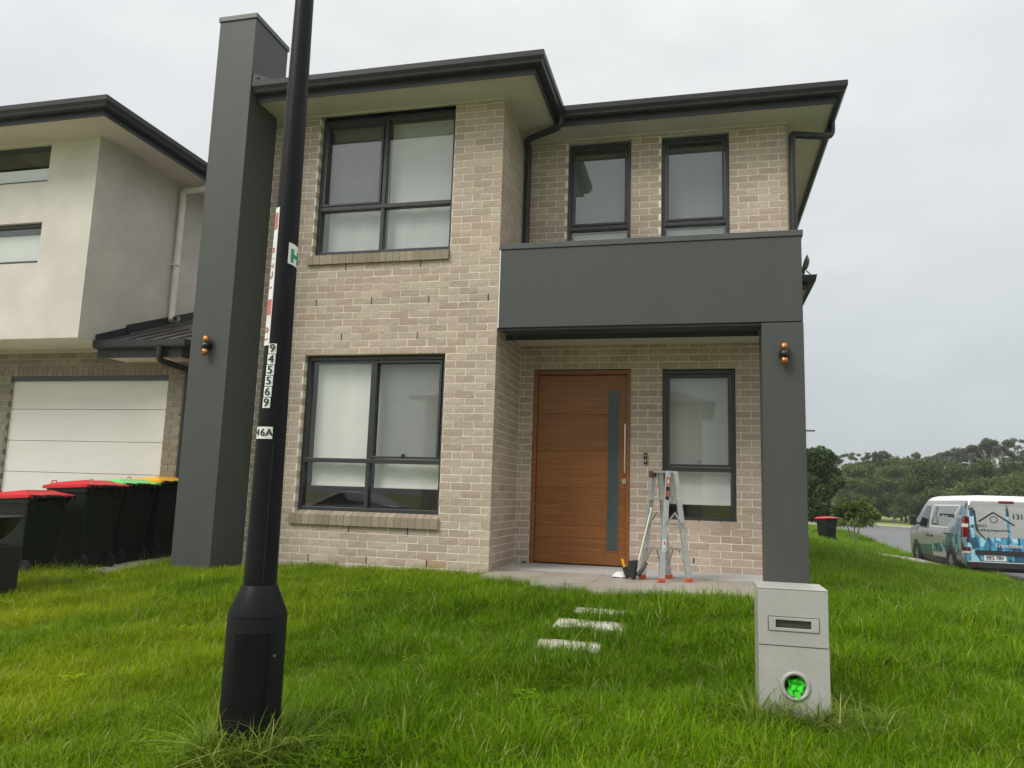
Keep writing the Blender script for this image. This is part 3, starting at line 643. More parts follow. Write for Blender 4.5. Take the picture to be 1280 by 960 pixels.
mb = MB(); mb.box(1.566, 1.606, D-.028, D, .815, .945); mb.box(1.576, 1.596, D-.032, D-.028, .84, .87, 1); mb.tube([(1.586, D-.028, .915), (1.586, D-.033, .915)], .009, 10, 1); mb.build('doorbell', [M['black'], M['steel']], house, bev=.004)

# ---- porch box, pillar and column in charcoal sheet
mb = MB()
mb.box(.018, BX1-.005, 0, .40, 2.262, 3.175)
mb.build('porch_fascia', M['clad'], house, bev=.004)
mb = MB(); mb.box(.004, BX1+.012, -.012, .412, 3.176, 3.24); mb.build('parapet_cap', M['cladcap'], house, bev=.004)
mb = MB(); mb.box(2.856, BX1-.002, .002, .40, -.46, 2.252); mb.build('porch_pillar', M['clad'], house, bev=.004)
mb = MB(); mb.box(.0, 2.852, .40, .42, 2.20, 2.262); mb.box(.018, 2.852, .03, .06, 2.235, 2.26); mb.build('porch_trim', M['frame'], house)
mb = MB(); mb.box(.0, BX1-.01, .421, D-.002, 2.285, 2.30); mb.build('porch_ceiling', M['soffit'], house)
mb = MB(); mb.box(.0, BX1-.01, .413, D-.003, 2.31, 3.05); mb.build('balcony_deck', M['clad'], house)
mb = MB(); mb.box(.0035, .017, -.003, .02, 2.262, 3.176); mb.build('sealant', M['sealant'], house)
mb = MB(); mb.box(CLX0, CLX1, CLY0, .12, -.72, 6.055); mb.build('tall_column', M['clad'], house, bev=.004)
mb = MB(); mb.box(CLX0-.015, CLX1+.014, CLY0-.014, .135, 6.056, 6.118); mb.build('column_cap', M['cladcap'], house, bev=.003)
# flashing where the roof meets the column, with screw heads
mb = MB(); mb.hexa([(CLX1, -.60, 5.20), (CLX1+.03, -.60, 5.20), (CLX1+.03, .10, 5.42), (CLX1, .10, 5.42), (CLX1, -.60, 5.34), (CLX1+.012, -.60, 5.34), (CLX1+.012, .10, 5.60), (CLX1, .10, 5.60)])
for y, z in ((-.5, 5.33), (-.45, 5.27)): mb.tube([(CLX1+.012, y, z), (CLX1+.035, y, z)], .012, 8, 1)
mb.build('flashing', [M['cladcap'], M['darkmetal']], house)

# ---- wall lamps (unlit copper tubes)
def wall_lamp(x, y, z):
    t = MB(); t.box(x-.050, x+.050, y-.016, y-.001, z-.036, z+.036); t.lathe([(.0, -.033), (.042, -.033), (.042, .033), (.0, .033)], (x, y-.058, z), 20)
    t.box(x-.016, x+.016, y-.05, y-.016, z-.016, z+.016)
    l = t.build('wall_lamp', M['darkmetal'], house)
    for s in (1, -1):
        t = MB(); t.lathe([(.0, .034*s), (.035, .034*s), (.035, .108*s), (.031, .108*s), (.031, .05*s), (0, .05*s)], (x, y-.058, z), 20); t.build('lamp_shade', M['copper'], l)
wall_lamp(3.07, .002, 1.912); wall_lamp(-3.262, CLY0, 1.978)

# ---- soffits, fascia, gutters, roof
EX = .46; mainE = .46
ex0, ex1 = -2.99, BX1+.49; by = -.48; my = D-.42
mb = MB()
z0, z1 = SOF-.006, SOF+.004
def slab(xa, xb, ya, yb): mb.box(xa, xb, ya, yb, z0, z1)
slab(ex0, EX, by, -.001); slab(.001, EX, -.001, D-.001); slab(EX, ex1, my, D-.001); slab(BX1+.001, ex1, D-.001, 12.4)
mb.build('soffit', M['soffit'], house)
mb = MB()
for a, b in (((CLX1+.001, -.0012), (.0, -.0012)), ):
    mb.box(CLX1+.001, .022, -.022, -.001, SOF-.028, z0-.001)
mb.box(.001, .022, -.001, D-.023, SOF-.0285, z0-.001); mb.box(.001, BX1+.022, D-.022, D-.001, SOF-.028, z0-.001)
mb.build('soffit_bead', M['soffit'], house)
fas = [(0, -.03), (0.016, -.03), (.016, .17), (0, .17)]
gut = [(.017, .055), (.028, .048), (.082, .048), (.098, .062), (.104, .085), (.118, .108), (.128, .125), (.130, .185), (.120, .193), (.112, .188), (.112, .135), (.086, .085), (.078, .062), (.022, .062)]
eave = [(CLX1+.002, by, SOF), (EX, by, SOF), (EX, my, SOF), (ex1, my, SOF), (ex1, 12.4, SOF)]
mb = MB(); mb.sweep(eave, fas); mb.build('fascia', M['gutter'], house)
mb = MB(); mb.sweep(eave, gut); mb.build('gutter', M['gutter'], house)
# roof: two hips meeting, ribbed steel
mb = MB(); rz = SOF+.17
X0, X1, Y0, Y1 = -3.45, ex1+.09, my-.09, 12.4; hw = (X1-X0)/2; pit = math.tan(R(21))
rx = (X0+X1)/2; rzt = rz+hw*pit
mb.add([(X0, Y0, rz), (X1, Y0, rz), (X1, Y1, rz), (X0, Y1, rz), (rx, Y0+hw, rzt), (rx, Y1-hw, rzt)], [(0, 1, 4), (1, 2, 5, 4), (2, 3, 5), (3, 0, 4, 5)])
bx0, bx1, byy = CLX1+.003, EX+.09, by-.09; bh = (bx1-bx0)/2; bxm = (bx0+bx1)/2; bzt = rz+bh*pit
mb.add([(bx0, byy, rz), (bx1, byy, rz), (bx1, Y0+.5, rz), (bx0, Y0+.5, rz), (bxm, byy+bh, bzt), (bxm, Y0+2.4, bzt)], [(0, 1, 4), (1, 2, 5, 4), (3, 0, 4, 5)])
mb.build('roof', M['roof'], house)
def bend(pts, r=.06, n=5):
    out = [Vector(pts[0])]
    for i in range(1, len(pts)-1):
        p = Vector(pts[i]); a = (Vector(pts[i-1])-p); b = (Vector(pts[i+1])-p); k = min(r, a.length*.45, b.length*.45); a = p+a.normalized()*k; b = p+b.normalized()*k
        for t in range(n+1):
            s = t/n; out.append((1-s)**2*a+2*s*(1-s)*p+s*s*b)
    return out+[Vector(pts[-1])]
mb = MB(); mb.tube(bend([(.535, my-.07, 5.15), (.535, my-.07, 4.985), (.06, D-.30, 4.94), (.055, D-.14, 4.90), (.055, D-.14, 3.24)], .09), .042, 12)
mb.build('downpipe', M['gutter'], house)
mb = MB(); mb.tube(bend([(ex1+.06, D+.20, 5.12), (ex1+.06, D+.20, 4.90), (BX1+.06, D-.03, 4.86), (BX1+.055, D-.04, 4.82), (BX1+.055, D-.04, 3.24)], .10), .042, 12)
mb.build('downpipe', M['gutter'], house)
# lower eave along the side wall
mb = MB(); mb.box(BX1+.002, 3.66, 2.75, 9, 3.33, 3.345); mb.build('side_soffit', M['soffit'], house)
mb = MB(); mb.sweep([(BX1+.01, 2.74, 3.345), (3.66, 2.74, 3.345), (3.66, 9, 3.345)], [(0, -.03), (.016, -.03), (.016, .06), (.10, .07), (.12, .16), (0, .16)]); mb.build('side_gutter', M['gutter'], house)
mb = MB(); mb.hexa([(BX1, 2.76, 3.5), (3.72, 2.76, 3.47), (3.72, 9, 3.47), (BX1, 9, 3.5), (BX1, 2.76, 3.7), (3.72, 2.76, 3.49), (3.72, 9, 3.49), (BX1, 9, 3.7)]); mb.build('side_roof', M['roof'], house)

# satellite dish on the side roof
dish = thing('satellite_dish', (3.55, 3.3, 3.56), 'small dark satellite dish on the side roof beyond the porch pillar', 'satellite dish')
mb = MB(); vs = []; fs = []; n = 16
ax = Vector((-.93, .18, .32)).normalized(); px = ax.cross(Vector((0, 0, 1))).normalized(); py = px.cross(ax)
for k, (r_, d_) in enumerate(((0.001, .06), (.07, .05), (.14, 0.0))):
    for i in range(n):
        t_ = 2*math.pi*i/n; vs.append(Vector((3.68, 3.1, 3.80))-ax*d_+px*r_*math.cos(t_)+py*r_*math.sin(t_))
for k in range(2):
    for i in range(n): fs.append((k*n+i, k*n+(i+1) % n, (k+1)*n+(i+1) % n, (k+1)*n+i))
mb.add(vs, fs, 0, True); mb.build('reflector', M['darkmetal'], dish, recalc=False)
mb = MB(); mb.tube([(3.66, 3.12, 3.60), (3.67, 3.11, 3.72)], .016, 8); mb.tube([(3.70, 3.1, 3.70), (3.75, 3.05, 3.63)], .008, 6); mb.build('mast', M['darkmetal'], dish)

# ---- porch slab
slab_t = MB(); 
for (xa, xb) in ((.0, .60), (.60, 1.20), (1.20, 1.80), (1.80, 2.40), (2.40, 3.0), (3.0, 3.26)):
    for (ya, yb) in ((-.84, -.35), (-.35, .25), (.25, .82), (.82, D-.001)):
        if xa < .5 and yb < -.3: continue
        if .5 < xa < .7 and ya < -.5: ya = -.62
        if xa < .3: xa2 = .02
        else: xa2 = xa
        if yb > D-.01 and xa > 0: pass
        t = MB(); e = random.uniform(-.0012, .0012); t.box(xa2+.003, xb-.003, ya+.003, yb-.003, -.452, -.432+e); t.build('tile', M['concrete'], house)
mb = MB(); mb.box(.004, .60, -.352, D, -.95, -.4405); mb.box(.602, 1.198, -.622, D, -.95, -.4405); mb.box(1.2, 3.262, -.845, D, -.95, -.4405); mb.build('porch_slab', M['path'], house)

# ------------------------------------------------------------------ the neighbouring house
nb = thing('house', (-7.5, .7, -.5), 'cream rendered house with overhanging upper floor, dark brick garage and white garage door', 'house')
NG = .7; NUX = -5.66; NUY = -.03; NZB = 2.265; NSO = 5.04
GD = (-7.44, -4.80, -.62, 1.865); JN = -.03
mb = MB(); panel(mb, 'y', NUY, .15, [-13, NUX], [NZB, NSO+.05], [(-9.5, -6.455, 4.455, 5.0), (-9.5, -6.455, 3.30, 3.875)]); mb.build('render_wall', M['render'], nb)
mb = MB(); mb.box(NUX-.12, NUX, NUY+.15, 10, NZB, NSO+.05); mb.box(-13, NUX-.001, NUY+.001, 10, NZB-.012, NZB+.03); mb.box(-13, -12.9, .2, 10, -.6, NSO); mb.box(-13, -4.5, 9.9, 10, -.6, NSO); mb.box(-12.9, NUX-.13, 3.4, 3.5, NZB+.05, NSO); mb.build('side_wall', M['render'], nb)
mb = MB(); panel(mb, 'y', NG+.007, .10, [-13, -4.40], [-.62, 2.25], [(GD[0]-g, GD[1]+g, -.7, GD[3]+g)]); mb.box(-4.5, -4.407, NG+.108, 10, -.6, 2.2); mb.build('mortar', M['nmortar'], nb)
bx = []
for a, b, j in courses(-9.2, -4.4, -7, 26, [(GD[0], GD[1], -.7, 1.955)], lambda j: GD[1]+.115 if j % 2 else GD[1]+.235):
    z0 = j*C+JN
    if z0+BH > NZB-.02: continue
    bx.append((a, b, NG, NG+.1, z0, z0+BH, 'y'))
k = GD[0]-.4
while k < GD[1]+.12:          # the soldier course over the garage door
    bx.append((k+.005, k+.081, NG-.001, NG+.1, GD[3]+.005, GD[3]+.095, 'y')); k += .086
place_bricks(bx, nb, M['nbrick'], 300, None)
gdoor = None
mb = MB(); mb.box(GD[0]+.002, GD[1]-.002, NG+.02, NG+.09, 1.80, GD[3]); mb.box(GD[0]+.002, GD[1]-.002, NG+.096, NG+.104, -.62, 1.80); gdoor = mb.build('garage_door', M['frame'], nb)
zz = [-.50, .06, .508, .948, 1.397, 1.822]
for a, b in zip(zz[:-1], zz[1:]):
    mb = MB(); mb.box(GD[0]+.004, GD[1]-.004, NG+.055, NG+.095, a+.003, b-.003); mb.build('panel', M['doorpanel'], gdoor, bev=.003)
for (a, b) in ((4.46, 4.995), (3.305, 3.87)):
    t = MB(); y = NUY+.05; x0, x1 = -9.49, -6.46
    t.box(x0, x1, y, y+.07, a, a+.04); t.box(x0, x1, y, y+.07, b-.045, b); t.box(x1-.04, x1, y+.001, y+.069, a+.04, b-.045); t.box(-8.0, -7.95, y+.002, y+.068, a+.04, b-.045)
    w = t.build('window', M['frame'], nb)
    pane_box(w, 'pane', -7.949, x1-.041, y+.03, a+.041, b-.046, M['glassup']); pane_box(w, 'pane', x0, -8.001, y+.03, a+.041, b-.046, M['glassup'])
    t = MB(); zb, zt = (a+.03, a+.25) if b > 4.6 else (a+.03, b-.13)
    t.box(x0, x1-.05, y+.09, y+.095, zb, zt); t.build('blind', M['white'], w)
mb = MB(); ne = .53
mb.box(-13.4, NUX+ne, NUY-ne, NUY-.001, NSO-.005, NSO+.005); mb.box(NUX+.001, NUX+ne, NUY-.001, 10.3, NSO-.005, NSO+.005); mb.build('soffit', M['soffit'], nb)
ev = [(-13.4, NUY-ne, NSO), (NUX+ne, NUY-ne, NSO), (NUX+ne, 10.3, NSO)]
mb = MB(); mb.sweep(ev, fas); mb.build('fascia', M['gutter'], nb)
mb = MB(); mb.sweep(ev, gut); mb.build('gutter', M['gutter'], nb)
mb = MB(); X0, X1, Y0, Y1 = -13.5, NUX+ne+.1, NUY-ne-.1, 10.3; hw = 3.2; rz = NSO+.17
mb.add([(X0, Y0, rz), (X1, Y0, rz), (X1, Y1, rz), (X0, Y1, rz), (X0+hw, Y0+hw, rz+hw*pit), (X1-hw, Y0+hw, rz+hw*pit), (X1-hw, Y1-hw, rz+hw*pit), (X0+hw, Y1-hw, rz+hw*pit)], [(0, 1, 5, 4), (1, 2, 6, 5), (2, 3, 7, 6), (3, 0, 4, 7), (4, 5, 6, 7)]); mb.build('roof', M['roof'], nb)
# low lean-to roof over the garage return
LY, LX = .32, -4.34
mb = MB(); mb.sweep([(NUX+.02, LY, 2.06), (LX, LY, 2.06), (LX, 9, 2.06)], [(0, -.02), (.014, -.02), (.014, .10), (.09, .10), (.115, .12), (.115, .205), (.10, .205), (.10, .15), (0, .15)]); mb.build('gutter', M['gutter'], nb)
mb = MB(); mb.box(-5.50, LX-.001, LY+.002, NG-.001, 2.047, 2.058); mb.box(-4.40, LX-.001, NG, 9, 2.047, 2.058); mb.build('soffit', M['soffit'], nb)
mb = MB(); ps = math.tan(R(20.5)); n = 7
for k in range(9):
    y0 = LY-.06
mb.add([(NUX, LY-.07, 2.25), (LX+.07, LY-.07, 2.25), (LX+.07, 9, 2.25), (NUX, LY+2.2, 2.25+2.27*ps), (NUX, 9, 2.25+2.27*ps), (LX-.7, LY+1.4, 2.25+1.47*ps)], [(0, 1, 5, 3), (1, 2, 5), (5, 2, 4, 3)])
for k in range(5):       # ribs running up the slope
    x = NUX+.18+k*.26; mb.bar((x, LY-.06, 2.262), (x, LY+.9, 2.262+.96*ps), .03, .03)
mb.build('lean_to_roof', M['roof'], nb)
mb = MB()
mb.hexa([(NUX+.001, LY-.06, 2.24), (NUX+.02, LY-.06, 2.24), (NUX+.02, .86, 2.24+.6*ps), (NUX+.001, .86, 2.24+.6*ps), (NUX+.001, LY-.06, 2.355), (NUX+.02, LY-.06, 2.355), (NUX+.02, .86, 2.37+.6*ps), (NUX+.001, .86, 2.37+.6*ps)])
mb.hexa([(NUX+.001, .80, 2.30+.5*ps), (NUX+.035, .80, 2.30+.5*ps), (NUX+.035, 2.6, 2.30+2.3*ps), (NUX+.001, 2.6, 2.30+2.3*ps), (NUX+.001, .80, 2.42+.5*ps), (NUX+.035, .80, 2.42+.5*ps), (NUX+.035, 2.6, 2.42+2.3*ps), (NUX+.001, 2.6, 2.42+2.3*ps)])
mb.build('flashing', M['gutter'], nb)
mb = MB(); mb.tube(bend([(-4.62, LY-.07, 2.17), (-4.62, LY-.07, 1.99), (-4.46, NG-.08, 1.93), (-4.46, NG-.06, 1.88), (-4.46, NG-.06, -.5)], .07), .042, 12); mb.box(-4.51, -4.41, NG-.10, NG, 1.30, 1.325); mb.build('downpipe', M['gutter'], nb)
PX, PY = NUX+.07, 1.63
mb = MB(); mb.tube(bend([(PX+.46, PY-.02, 5.03), (PX+.42, PY-.02, 4.93), (PX, PY, 4.92), (PX, PY, 2.86), (PX+.18, PY-.12, 2.86)], .06), .046, 14, caps=False); mb.box(PX-.07, PX+.055, PY-.055, PY+.055, 3.72, 3.745); mb.tube([(PX, PY, 3.34), (PX, PY, 3.44)], .052, 14); mb.tube([(PX+.15, PY-.10, 2.86), (PX+.19, PY-.127, 2.86)], .054, 14, caps=False); mb.build('downpipe', M['pvc'], nb)

# ------------------------------------------------------------------ wheelie bins
def bin_geo(W, Dp, H, lid, label, name='wheelie_bin', group=None):
    """W across, Dp from front (-X) to back (+X, handle and hinge), built around the origin at ground level"""
    t0 = thing(name, (0, 0, 0), label, 'bin', group)
    mb = MB(); hb = H*.9
    def ring(z, k, r=.03):
        a, b = Dp/2*k, W/2*k
        pts = []
        for cx, cy, s in ((a-r, b-r, 0), (-a+r, b-r, 1), (-a+r, -b+r, 2), (a-r, -b+r, 3)):
            for i in range(4): an = math.pi/2*(s+i/3); pts.append((cx+r*math.cos(an), cy+r*math.sin(an), z))
        return pts
    rings = [ring(.05, .74), ring(.12, .78), ring(hb-.07, .96), ring(hb-.06, 1.0), ring(hb, 1.0)]
    vs = [p for r_ in rings for p in r_]; fs = []
    for k in range(len(rings)-1):
        for i in range(16): fs.append((k*16+i, k*16+(i+1) % 16, (k+1)*16+(i+1) % 16, (k+1)*16+i))
    fs += [tuple(range(15, -1, -1)), tuple(4*16+i for i in range(16))]
    mb.add(vs, fs)
    mb.box(Dp*.28, Dp*.40, -W*.30, W*.30, .02, .25)
    mb.box(Dp*.5-.01, Dp*.5+.01, -W*.42, -W*.34, hb-.13, hb+.01); mb.box(Dp*.5-.01, Dp*.5+.01, W*.34, W*.42, hb-.13, hb+.01)
    mb.build('body', M['bin'], t0, bev=.006)
    mb = MB(); mb.tube([(Dp*.5+.055, -W*.42, hb+.012), (Dp*.5+.055, W*.42, hb+.012)], .017, 8)
    for s in (-.42, -.14, .14, .42): mb.bar((Dp*.5-.01, W*s, hb-.02), (Dp*.5+.06, W*s, hb+.015), .03, .04)
    mb.build('handle', M['binb'], t0)
    # lid: domed shell with a raised centre, a skirt and two lugs at the front
    mb = MB(); e = .018
    L0 = [(-Dp/2-.03, -W/2-e, hb-.028), (Dp/2+.012, -W/2-e, hb+.004), (Dp/2+.012, W/2+e, hb+.004), (-Dp/2-.03, W/2+e, hb-.028)]
    L1 = [(x, y, z+.034) for x, y, z in L0]
    L2 = [(-Dp/2+.05, -W/2+.04, hb+.035), (Dp/2-.10, -W/2+.04, hb+.062), (Dp/2-.10, W/2-.04, hb+.062), (-Dp/2+.05, W/2-.04, hb+.035)]
    L3 = [(-Dp/2+.10, -W/2+.09, hb+.052), (Dp/2-.16, -W/2+.09, hb+.082), (Dp/2-.16, W/2-.09, hb+.082), (-Dp/2+.10, W/2-.09, hb+.052)]
    vs = L0+L1+L2+L3; fs = [(3, 2, 1, 0), (12, 13, 14, 15)]
    for k in range(3):
        for i in range(4): fs.append((k*4+i, k*4+(i+1) % 4, (k+1)*4+(i+1) % 4, (k+1)*4+i))
    mb.add(vs, fs)
    for s in (-.3, .3): mb.tube([(-Dp/2+.0, W*s-.035, hb+.02), (-Dp/2-.005, W*s-.03, hb+.062), (-Dp/2-.005, W*s+.03, hb+.062), (-Dp/2, W*s+.035, hb+.02)], .008, 6)
    for s in (-.46, -.28, .28, .46): mb.bar((Dp/2-.06, W*s, hb+.03), (Dp/2+.07, W*s, hb+.018), .045, .035)
    mb.build('lid', lid, t0, bev=.008)
    mb = MB(); mb.tube([(Dp/2+.055, -W*.5-.012, hb+.016), (Dp/2+.055, -W*.5+.03, hb+.016)], .02, 10); mb.tube([(Dp/2+.055, W*.5-.03, hb+.016), (Dp/2+.055, W*.5+.012, hb+.016)], .02, 10); mb.build('hinge_pin', M['binb'], t0)
    for s in (-1, 1):
        mb = MB(); mb.tube([(Dp*.36, s*W*.34-.022, .10), (Dp*.36, s*W*.34+.022, .10)], .10, 18); mb.build('wheel', M['rubber'], t0)
    return t0
BG = 'wheelie bins'
def put(o, x, y, z, rz): o.location = (x, y, z); o.rotation_euler = (0, 0, rz); return o
b1 = put(bin_geo(.50, .56, .93, M['redlid'], 'smaller red lidded bin between the black kettle barbecue and the big red lidded bin', group=BG), -4.83, -1.28, -.63, R(-4))
b2 = put(bin_geo(.54, .62, 1.04, M['redlid'], 'big dark green bin with red lid next to the lime lidded bin', group=BG), -4.69, -.66, -.605, R(-5))
b3 = put(bin_geo(.54, .62, 1.04, M['greenlid'], 'dark green wheelie bin with a lime green lid', group=BG), -4.73, -.06, -.575, R(-4))
b4 = put(bin_geo(.50, .60, 1.04, M['yellowlid'], 'dark green wheelie bin with a yellow lid beside the tall charcoal column', group=BG), -4.62, .43, -.53, R(-3))
b5 = put(bin_geo(.52, .58, .93, M['redlid'], 'red lidded bin standing on the grass verge beside the leafy shrub', group=BG), 6.72, 22.9, float(ground(6.7, 22.8)), R(-55))

# kettle barbecue at the frame edge
bbq = thing('barbecue', (-4.33, -2.2, -.70), 'black kettle barbecue bowl on a dark cart in front of the bins', 'barbecue')
mb = MB(); mb.lathe([(.02, -.20), (.12, -.18), (.20, -.10), (.25, .0), (.28, .02), (.285, .035), (.27, .035), (.24, -.0), (.05, -.12)], (-4.33, -2.2, .01), 28); mb.build('bowl', M['darkmetal'], bbq)
mb = MB(); mb.box(-4.56, -4.10, -2.38, -2.02, -.74, -.22); mb.build('cart', M['black'], bbq, bev=.02)
for a in (2.5,):
    mb = MB(); mb.tube([(-4.33+.13*math.cos(a), -2.2+.13*math.sin(a), -.15), (-4.33+.27*math.cos(a), -2.2+.27*math.sin(a), -.72)], .012, 8); mb.build('leg', M['steel'] if a > 4 else M['darkmetal'], bbq)

# ------------------------------------------------------------------ street lamp post
PXX, PYY = .055, -4.6
lp = thing('lamp_post', (PXX, PYY, -.95), 'black tapered street lamp post with number plates standing in the lawn', 'lamp post')
mb = MB(); mb.lathe([(.150, -1.1), (.148, -.9), (.146, -.262), (.142, -.250)], (PXX, PYY, 0), 40); mb.build('base', M['post'], lp)
mb = MB(); mb.lathe([(.146, -.250), (.145, -.235), (.090, -.105), (.086, -.098), (.084, -.098)], (PXX, PYY, 0), 40); mb.build('shoulder', M['post'], lp)
def pr_(z): return .082 - .0095*(z+.1)
mb = MB(); mb.lathe([(pr_(z)*(1 if z > -.09 else 1), z) for z in (-.12, 0, 1, 2, 3, 4, 5.5)]+[(.0, 5.52)], (PXX, PYY, 0), 40); mb.build('pole', M['post'], lp)
cang = math.atan2(CAM.y-PYY, CAM.x-PXX)
def on_pole(u_arc, z, rad, extra=.0015):
    """u_arc: metres to the viewer's right of the pole's middle along its skin"""
    a = cang + u_arc/rad; r_ = rad+extra
    return (PXX+r_*math.cos(a), PYY+r_*math.sin(a), z)
def patch(mb, u0, u1, z0, z1, rad=None, extra=.001, n=8, mi=0, th=.0012, slant=0):
    vs = []; 
    for k in range(n+1):
        u = u0+(u1-u0)*k/n; s = slant*(k/n)
        for z in (z0+s, z1+s):
            rr = rad if rad else pr_(z)
            vs.append(on_pole(u, z, rr, extra+th)); 
    for k in range(n+1):
        u = u0+(u1-u0)*k/n; s = slant*(k/n)
        for z in (z0+s, z1+s):
            rr = rad if rad else pr_(z)
            vs.append(on_pole(u, z, rr, -.002))
    b = 2*(n+1); fs = []
    for k in range(n):
        fs += [(2*k, 2*k+2, 2*k+3, 2*k+1), (2*k, b+2*k, b+2*k+2, 2*k+2), (2*k+1, 2*k+3, b+2*k+3, b+2*k+1)]
    fs += [(0, 1, b+1, b), (2*n, b+2*n, b+2*n+1, 2*n+1)]
    mb.add(vs, fs, mi)
zt = 1.145; hh = .0575; ww = .042
for k, ch in enumerate('945569'):
    zc = zt-hh*(k+.5); rr = pr_(zc); uc = -.40*rr-.002*k
    mb = MB(); patch(mb, uc-ww/2, uc+ww/2, zc-hh/2+.002, zc+hh/2-.002, th=.0015)
    print_on(mb, ch, .060, lambda u, v: on_pole(uc+u, zc+v, pr_(zc+v), .0054), 1, sx=1.0, bold=.0012)
    mb.build('number_plate', [M['whitesign'], M['black']], lp, recalc=False)
zc = .673
for k, ch in enumerate('46A'):
    uc = (-.078 + .033*k); rr = pr_(zc)
    mb = MB(); patch(mb, uc-.017, uc+.0165, zc-.031, zc+.031, th=.0015)
    print_on(mb, ch, .054, lambda u, v: on_pole(uc+u, zc+v, pr_(zc+v), .0054), 1, bold=.0012)
    mb.build('number_plate', [M['whitesign'], M['black']], lp, recalc=False)
zc = 1.645; mb = MB(); uc = .060; patch(mb, uc-.044, uc+.055, zc-.058, zc+.058, th=.001, slant=-.018, n=12)
for (ua, ub, za, zb) in ((-.030, -.013, -.044, .030), (.013, .030, -.044, .030), (-.013, .013, -.016, .004)):
    patch(mb, uc+ua, uc+ub, zc+za-.02*(ua+.05)/.1, zc+zb-.02*(ua+.05)/.1, extra=.001, th=.0022, mi=1, n=4, slant=-.004)
mb.build('sticker', [M['whitesign'], M['green']], lp, recalc=False)
# tall white notice strip with red lettering, worn
mb = MB(); patch(mb, -.108, -.050, 1.135, 1.90, th=.0012, n=6)
for za, zb in ((1.775, 1.87), (1.30, 1.385)): patch(mb, -.102, -.056, za, zb, extra=.001, th=.0022, mi=1, n=4)
for ch, zc in (('0', 1.66), ('2', 1.57), (':', 1.61), ('C', 1.52), ('1', 1.45), ('0', 1.22), ('?', 1.17)):
    print_on(mb, ch, .06, lambda u, v: on_pole(-.079-v, zc+u, pr_(zc), .0054), 1, bold=.001)
mb.build('sticker', [M['whitesign'], M['red']], lp, recalc=False)
# access hatch on the base: raised cover with keyhole and a hinge strip
br = .147
mb = MB(); patch(mb, -.105, .070, -.86, -.315, rad=br, extra=.0, th=.004, n=14); mb.build('access_door', M['post'], lp, bev=.002, recalc=True)
mb = MB(); patch(mb, .060, .072, -.72, -.36, rad=br, extra=.003, th=.007, n=3); mb.tube([on_pole(-.062, -.352, br, .0), on_pole(-.062, -.352, br, .007)], .011, 10); mb.tube([on_pole(.098, -.43, br, -.002), on_pole(.098, -.43, br, .005)], .007, 8, 1); mb.build('hatch_fitting', [M['post'], M['steel']], lp)
mb = MB(); mb.tube([on_pole(.012, z, pr_(z), .0005) for z in np.linspace(-.08, .62, 12)], .0035, 5); mb.build('pole_seam', M['rubber'], lp)

# ------------------------------------------------------------------ letterbox
lb = thing('letterbox', (2.76, -3.22, -.85), 'grey metal pillar letterbox with slot and round paper tube holding green paper', 'letterbox')
LX0, LX1, LY0, LY1, LZ0, LZT, LZJ = 2.566, 2.948, -3.40, -3.045, -.98, -.098, -.413
mb = MB()
hs = (2.620, 2.899, -.332, -.250); 
panel(mb, 'y', LY0, .012, [LX0, LX1], [LZJ+.002, LZT], [(hs[0], hs[1], hs[2], hs[3])])
mb.box(LX0, LX0+.012, LY0+.0122, LY1, LZJ+.002, LZT); mb.box(LX1-.012, LX1, LY0+.0122, LY1, LZJ+.002, LZT); mb.box(LX0+.0122, LX1-.0122, LY1-.012, LY1, LZJ+.002, LZT)
mb.box(LX0-.002, LX1+.002, LY0-.002, LY1+.002, LZT+.0005, LZT+.008); mb.build('upper_case', M['letter'], lb, bev=.0025)
# lower case with a round hole
cx, cz, rh = 2.762, -.628, .069
mb = MB(); n = 32; vs = []; fs = []
for k in range(n):
    a = 2*math.pi*k/n; ca, sa = math.cos(a), math.sin(a)
    x_, z_ = cx+rh*ca, cz+rh*sa
    # square boundary point on the same ray
    tx = ((LX1-cx) if ca > 0 else (LX0-cx))/ca if abs(ca) > 1e-6 else 1e9
    tz_ = ((LZJ-.002-cz) if sa > 0 else (LZ0-cz))/sa if abs(sa) > 1e-6 else 1e9
    tt = min(tx, tz_)
    vs += [(x_, LY0, z_), (cx+tt*ca, LY0, cz+tt*sa), (x_, LY0+.10, z_)]
for k in range(n):
    a, b = 3*k, 3*((k+1) % n)
    fs += [(a, b, b+1, a+1), (a, a+2, b+2, b)]
mb.add(vs, fs)
# fill the four corners missed by the ray fan
for sx, sz in ((1, 1), (-1, 1), (-1, -1), (1, -1)):
    X_ = LX1 if sx > 0 else LX0; Z_ = LZJ-.002 if sz > 0 else LZ0
    best = [v for v in vs[1::3]]
    on_x = [v for v in best if abs(v[0]-X_) < 1e-6 and (v[2]-cz)*sz > 0]; on_z = [v for v in best if abs(v[2]-Z_) < 1e-6 and (v[0]-cx)*sx > 0]
    if on_x and on_z:
        p = max(on_x, key=lambda v: v[2]*sz); q = max(on_z, key=lambda v: v[0]*sx); mb.add([p, (X_, LY0, Z_), q], [(0, 1, 2)])
mb.box(LX0, LX0+.012, LY0+.0003, LY1, LZ0, LZJ-.002); mb.box(LX1-.012, LX1, LY0+.0003, LY1, LZ0, LZJ-.002); mb.box(LX0+.0122, LX1-.0122, LY1-.012, LY1, LZ0, LZJ-.002); mb.box(LX0+.013, LX1-.013, LY0+.004, LY1-.013, LZJ-.012, LZJ-.0025)
mb.build('lower_case', M['letter'], lb)
mb = MB(); mb.box(LX0+.004, LX1-.004, LY0+.004, LY1-.004, LZJ-.0025, LZJ+.0025); mb.build('seam', M['letterdark'], lb)
mb = MB(); vs = []; fs = []; prof = [(.079, .0), (.080, -.008), (.074, -.012), (.064, -.010), (.058, .0), (.056, .10)]
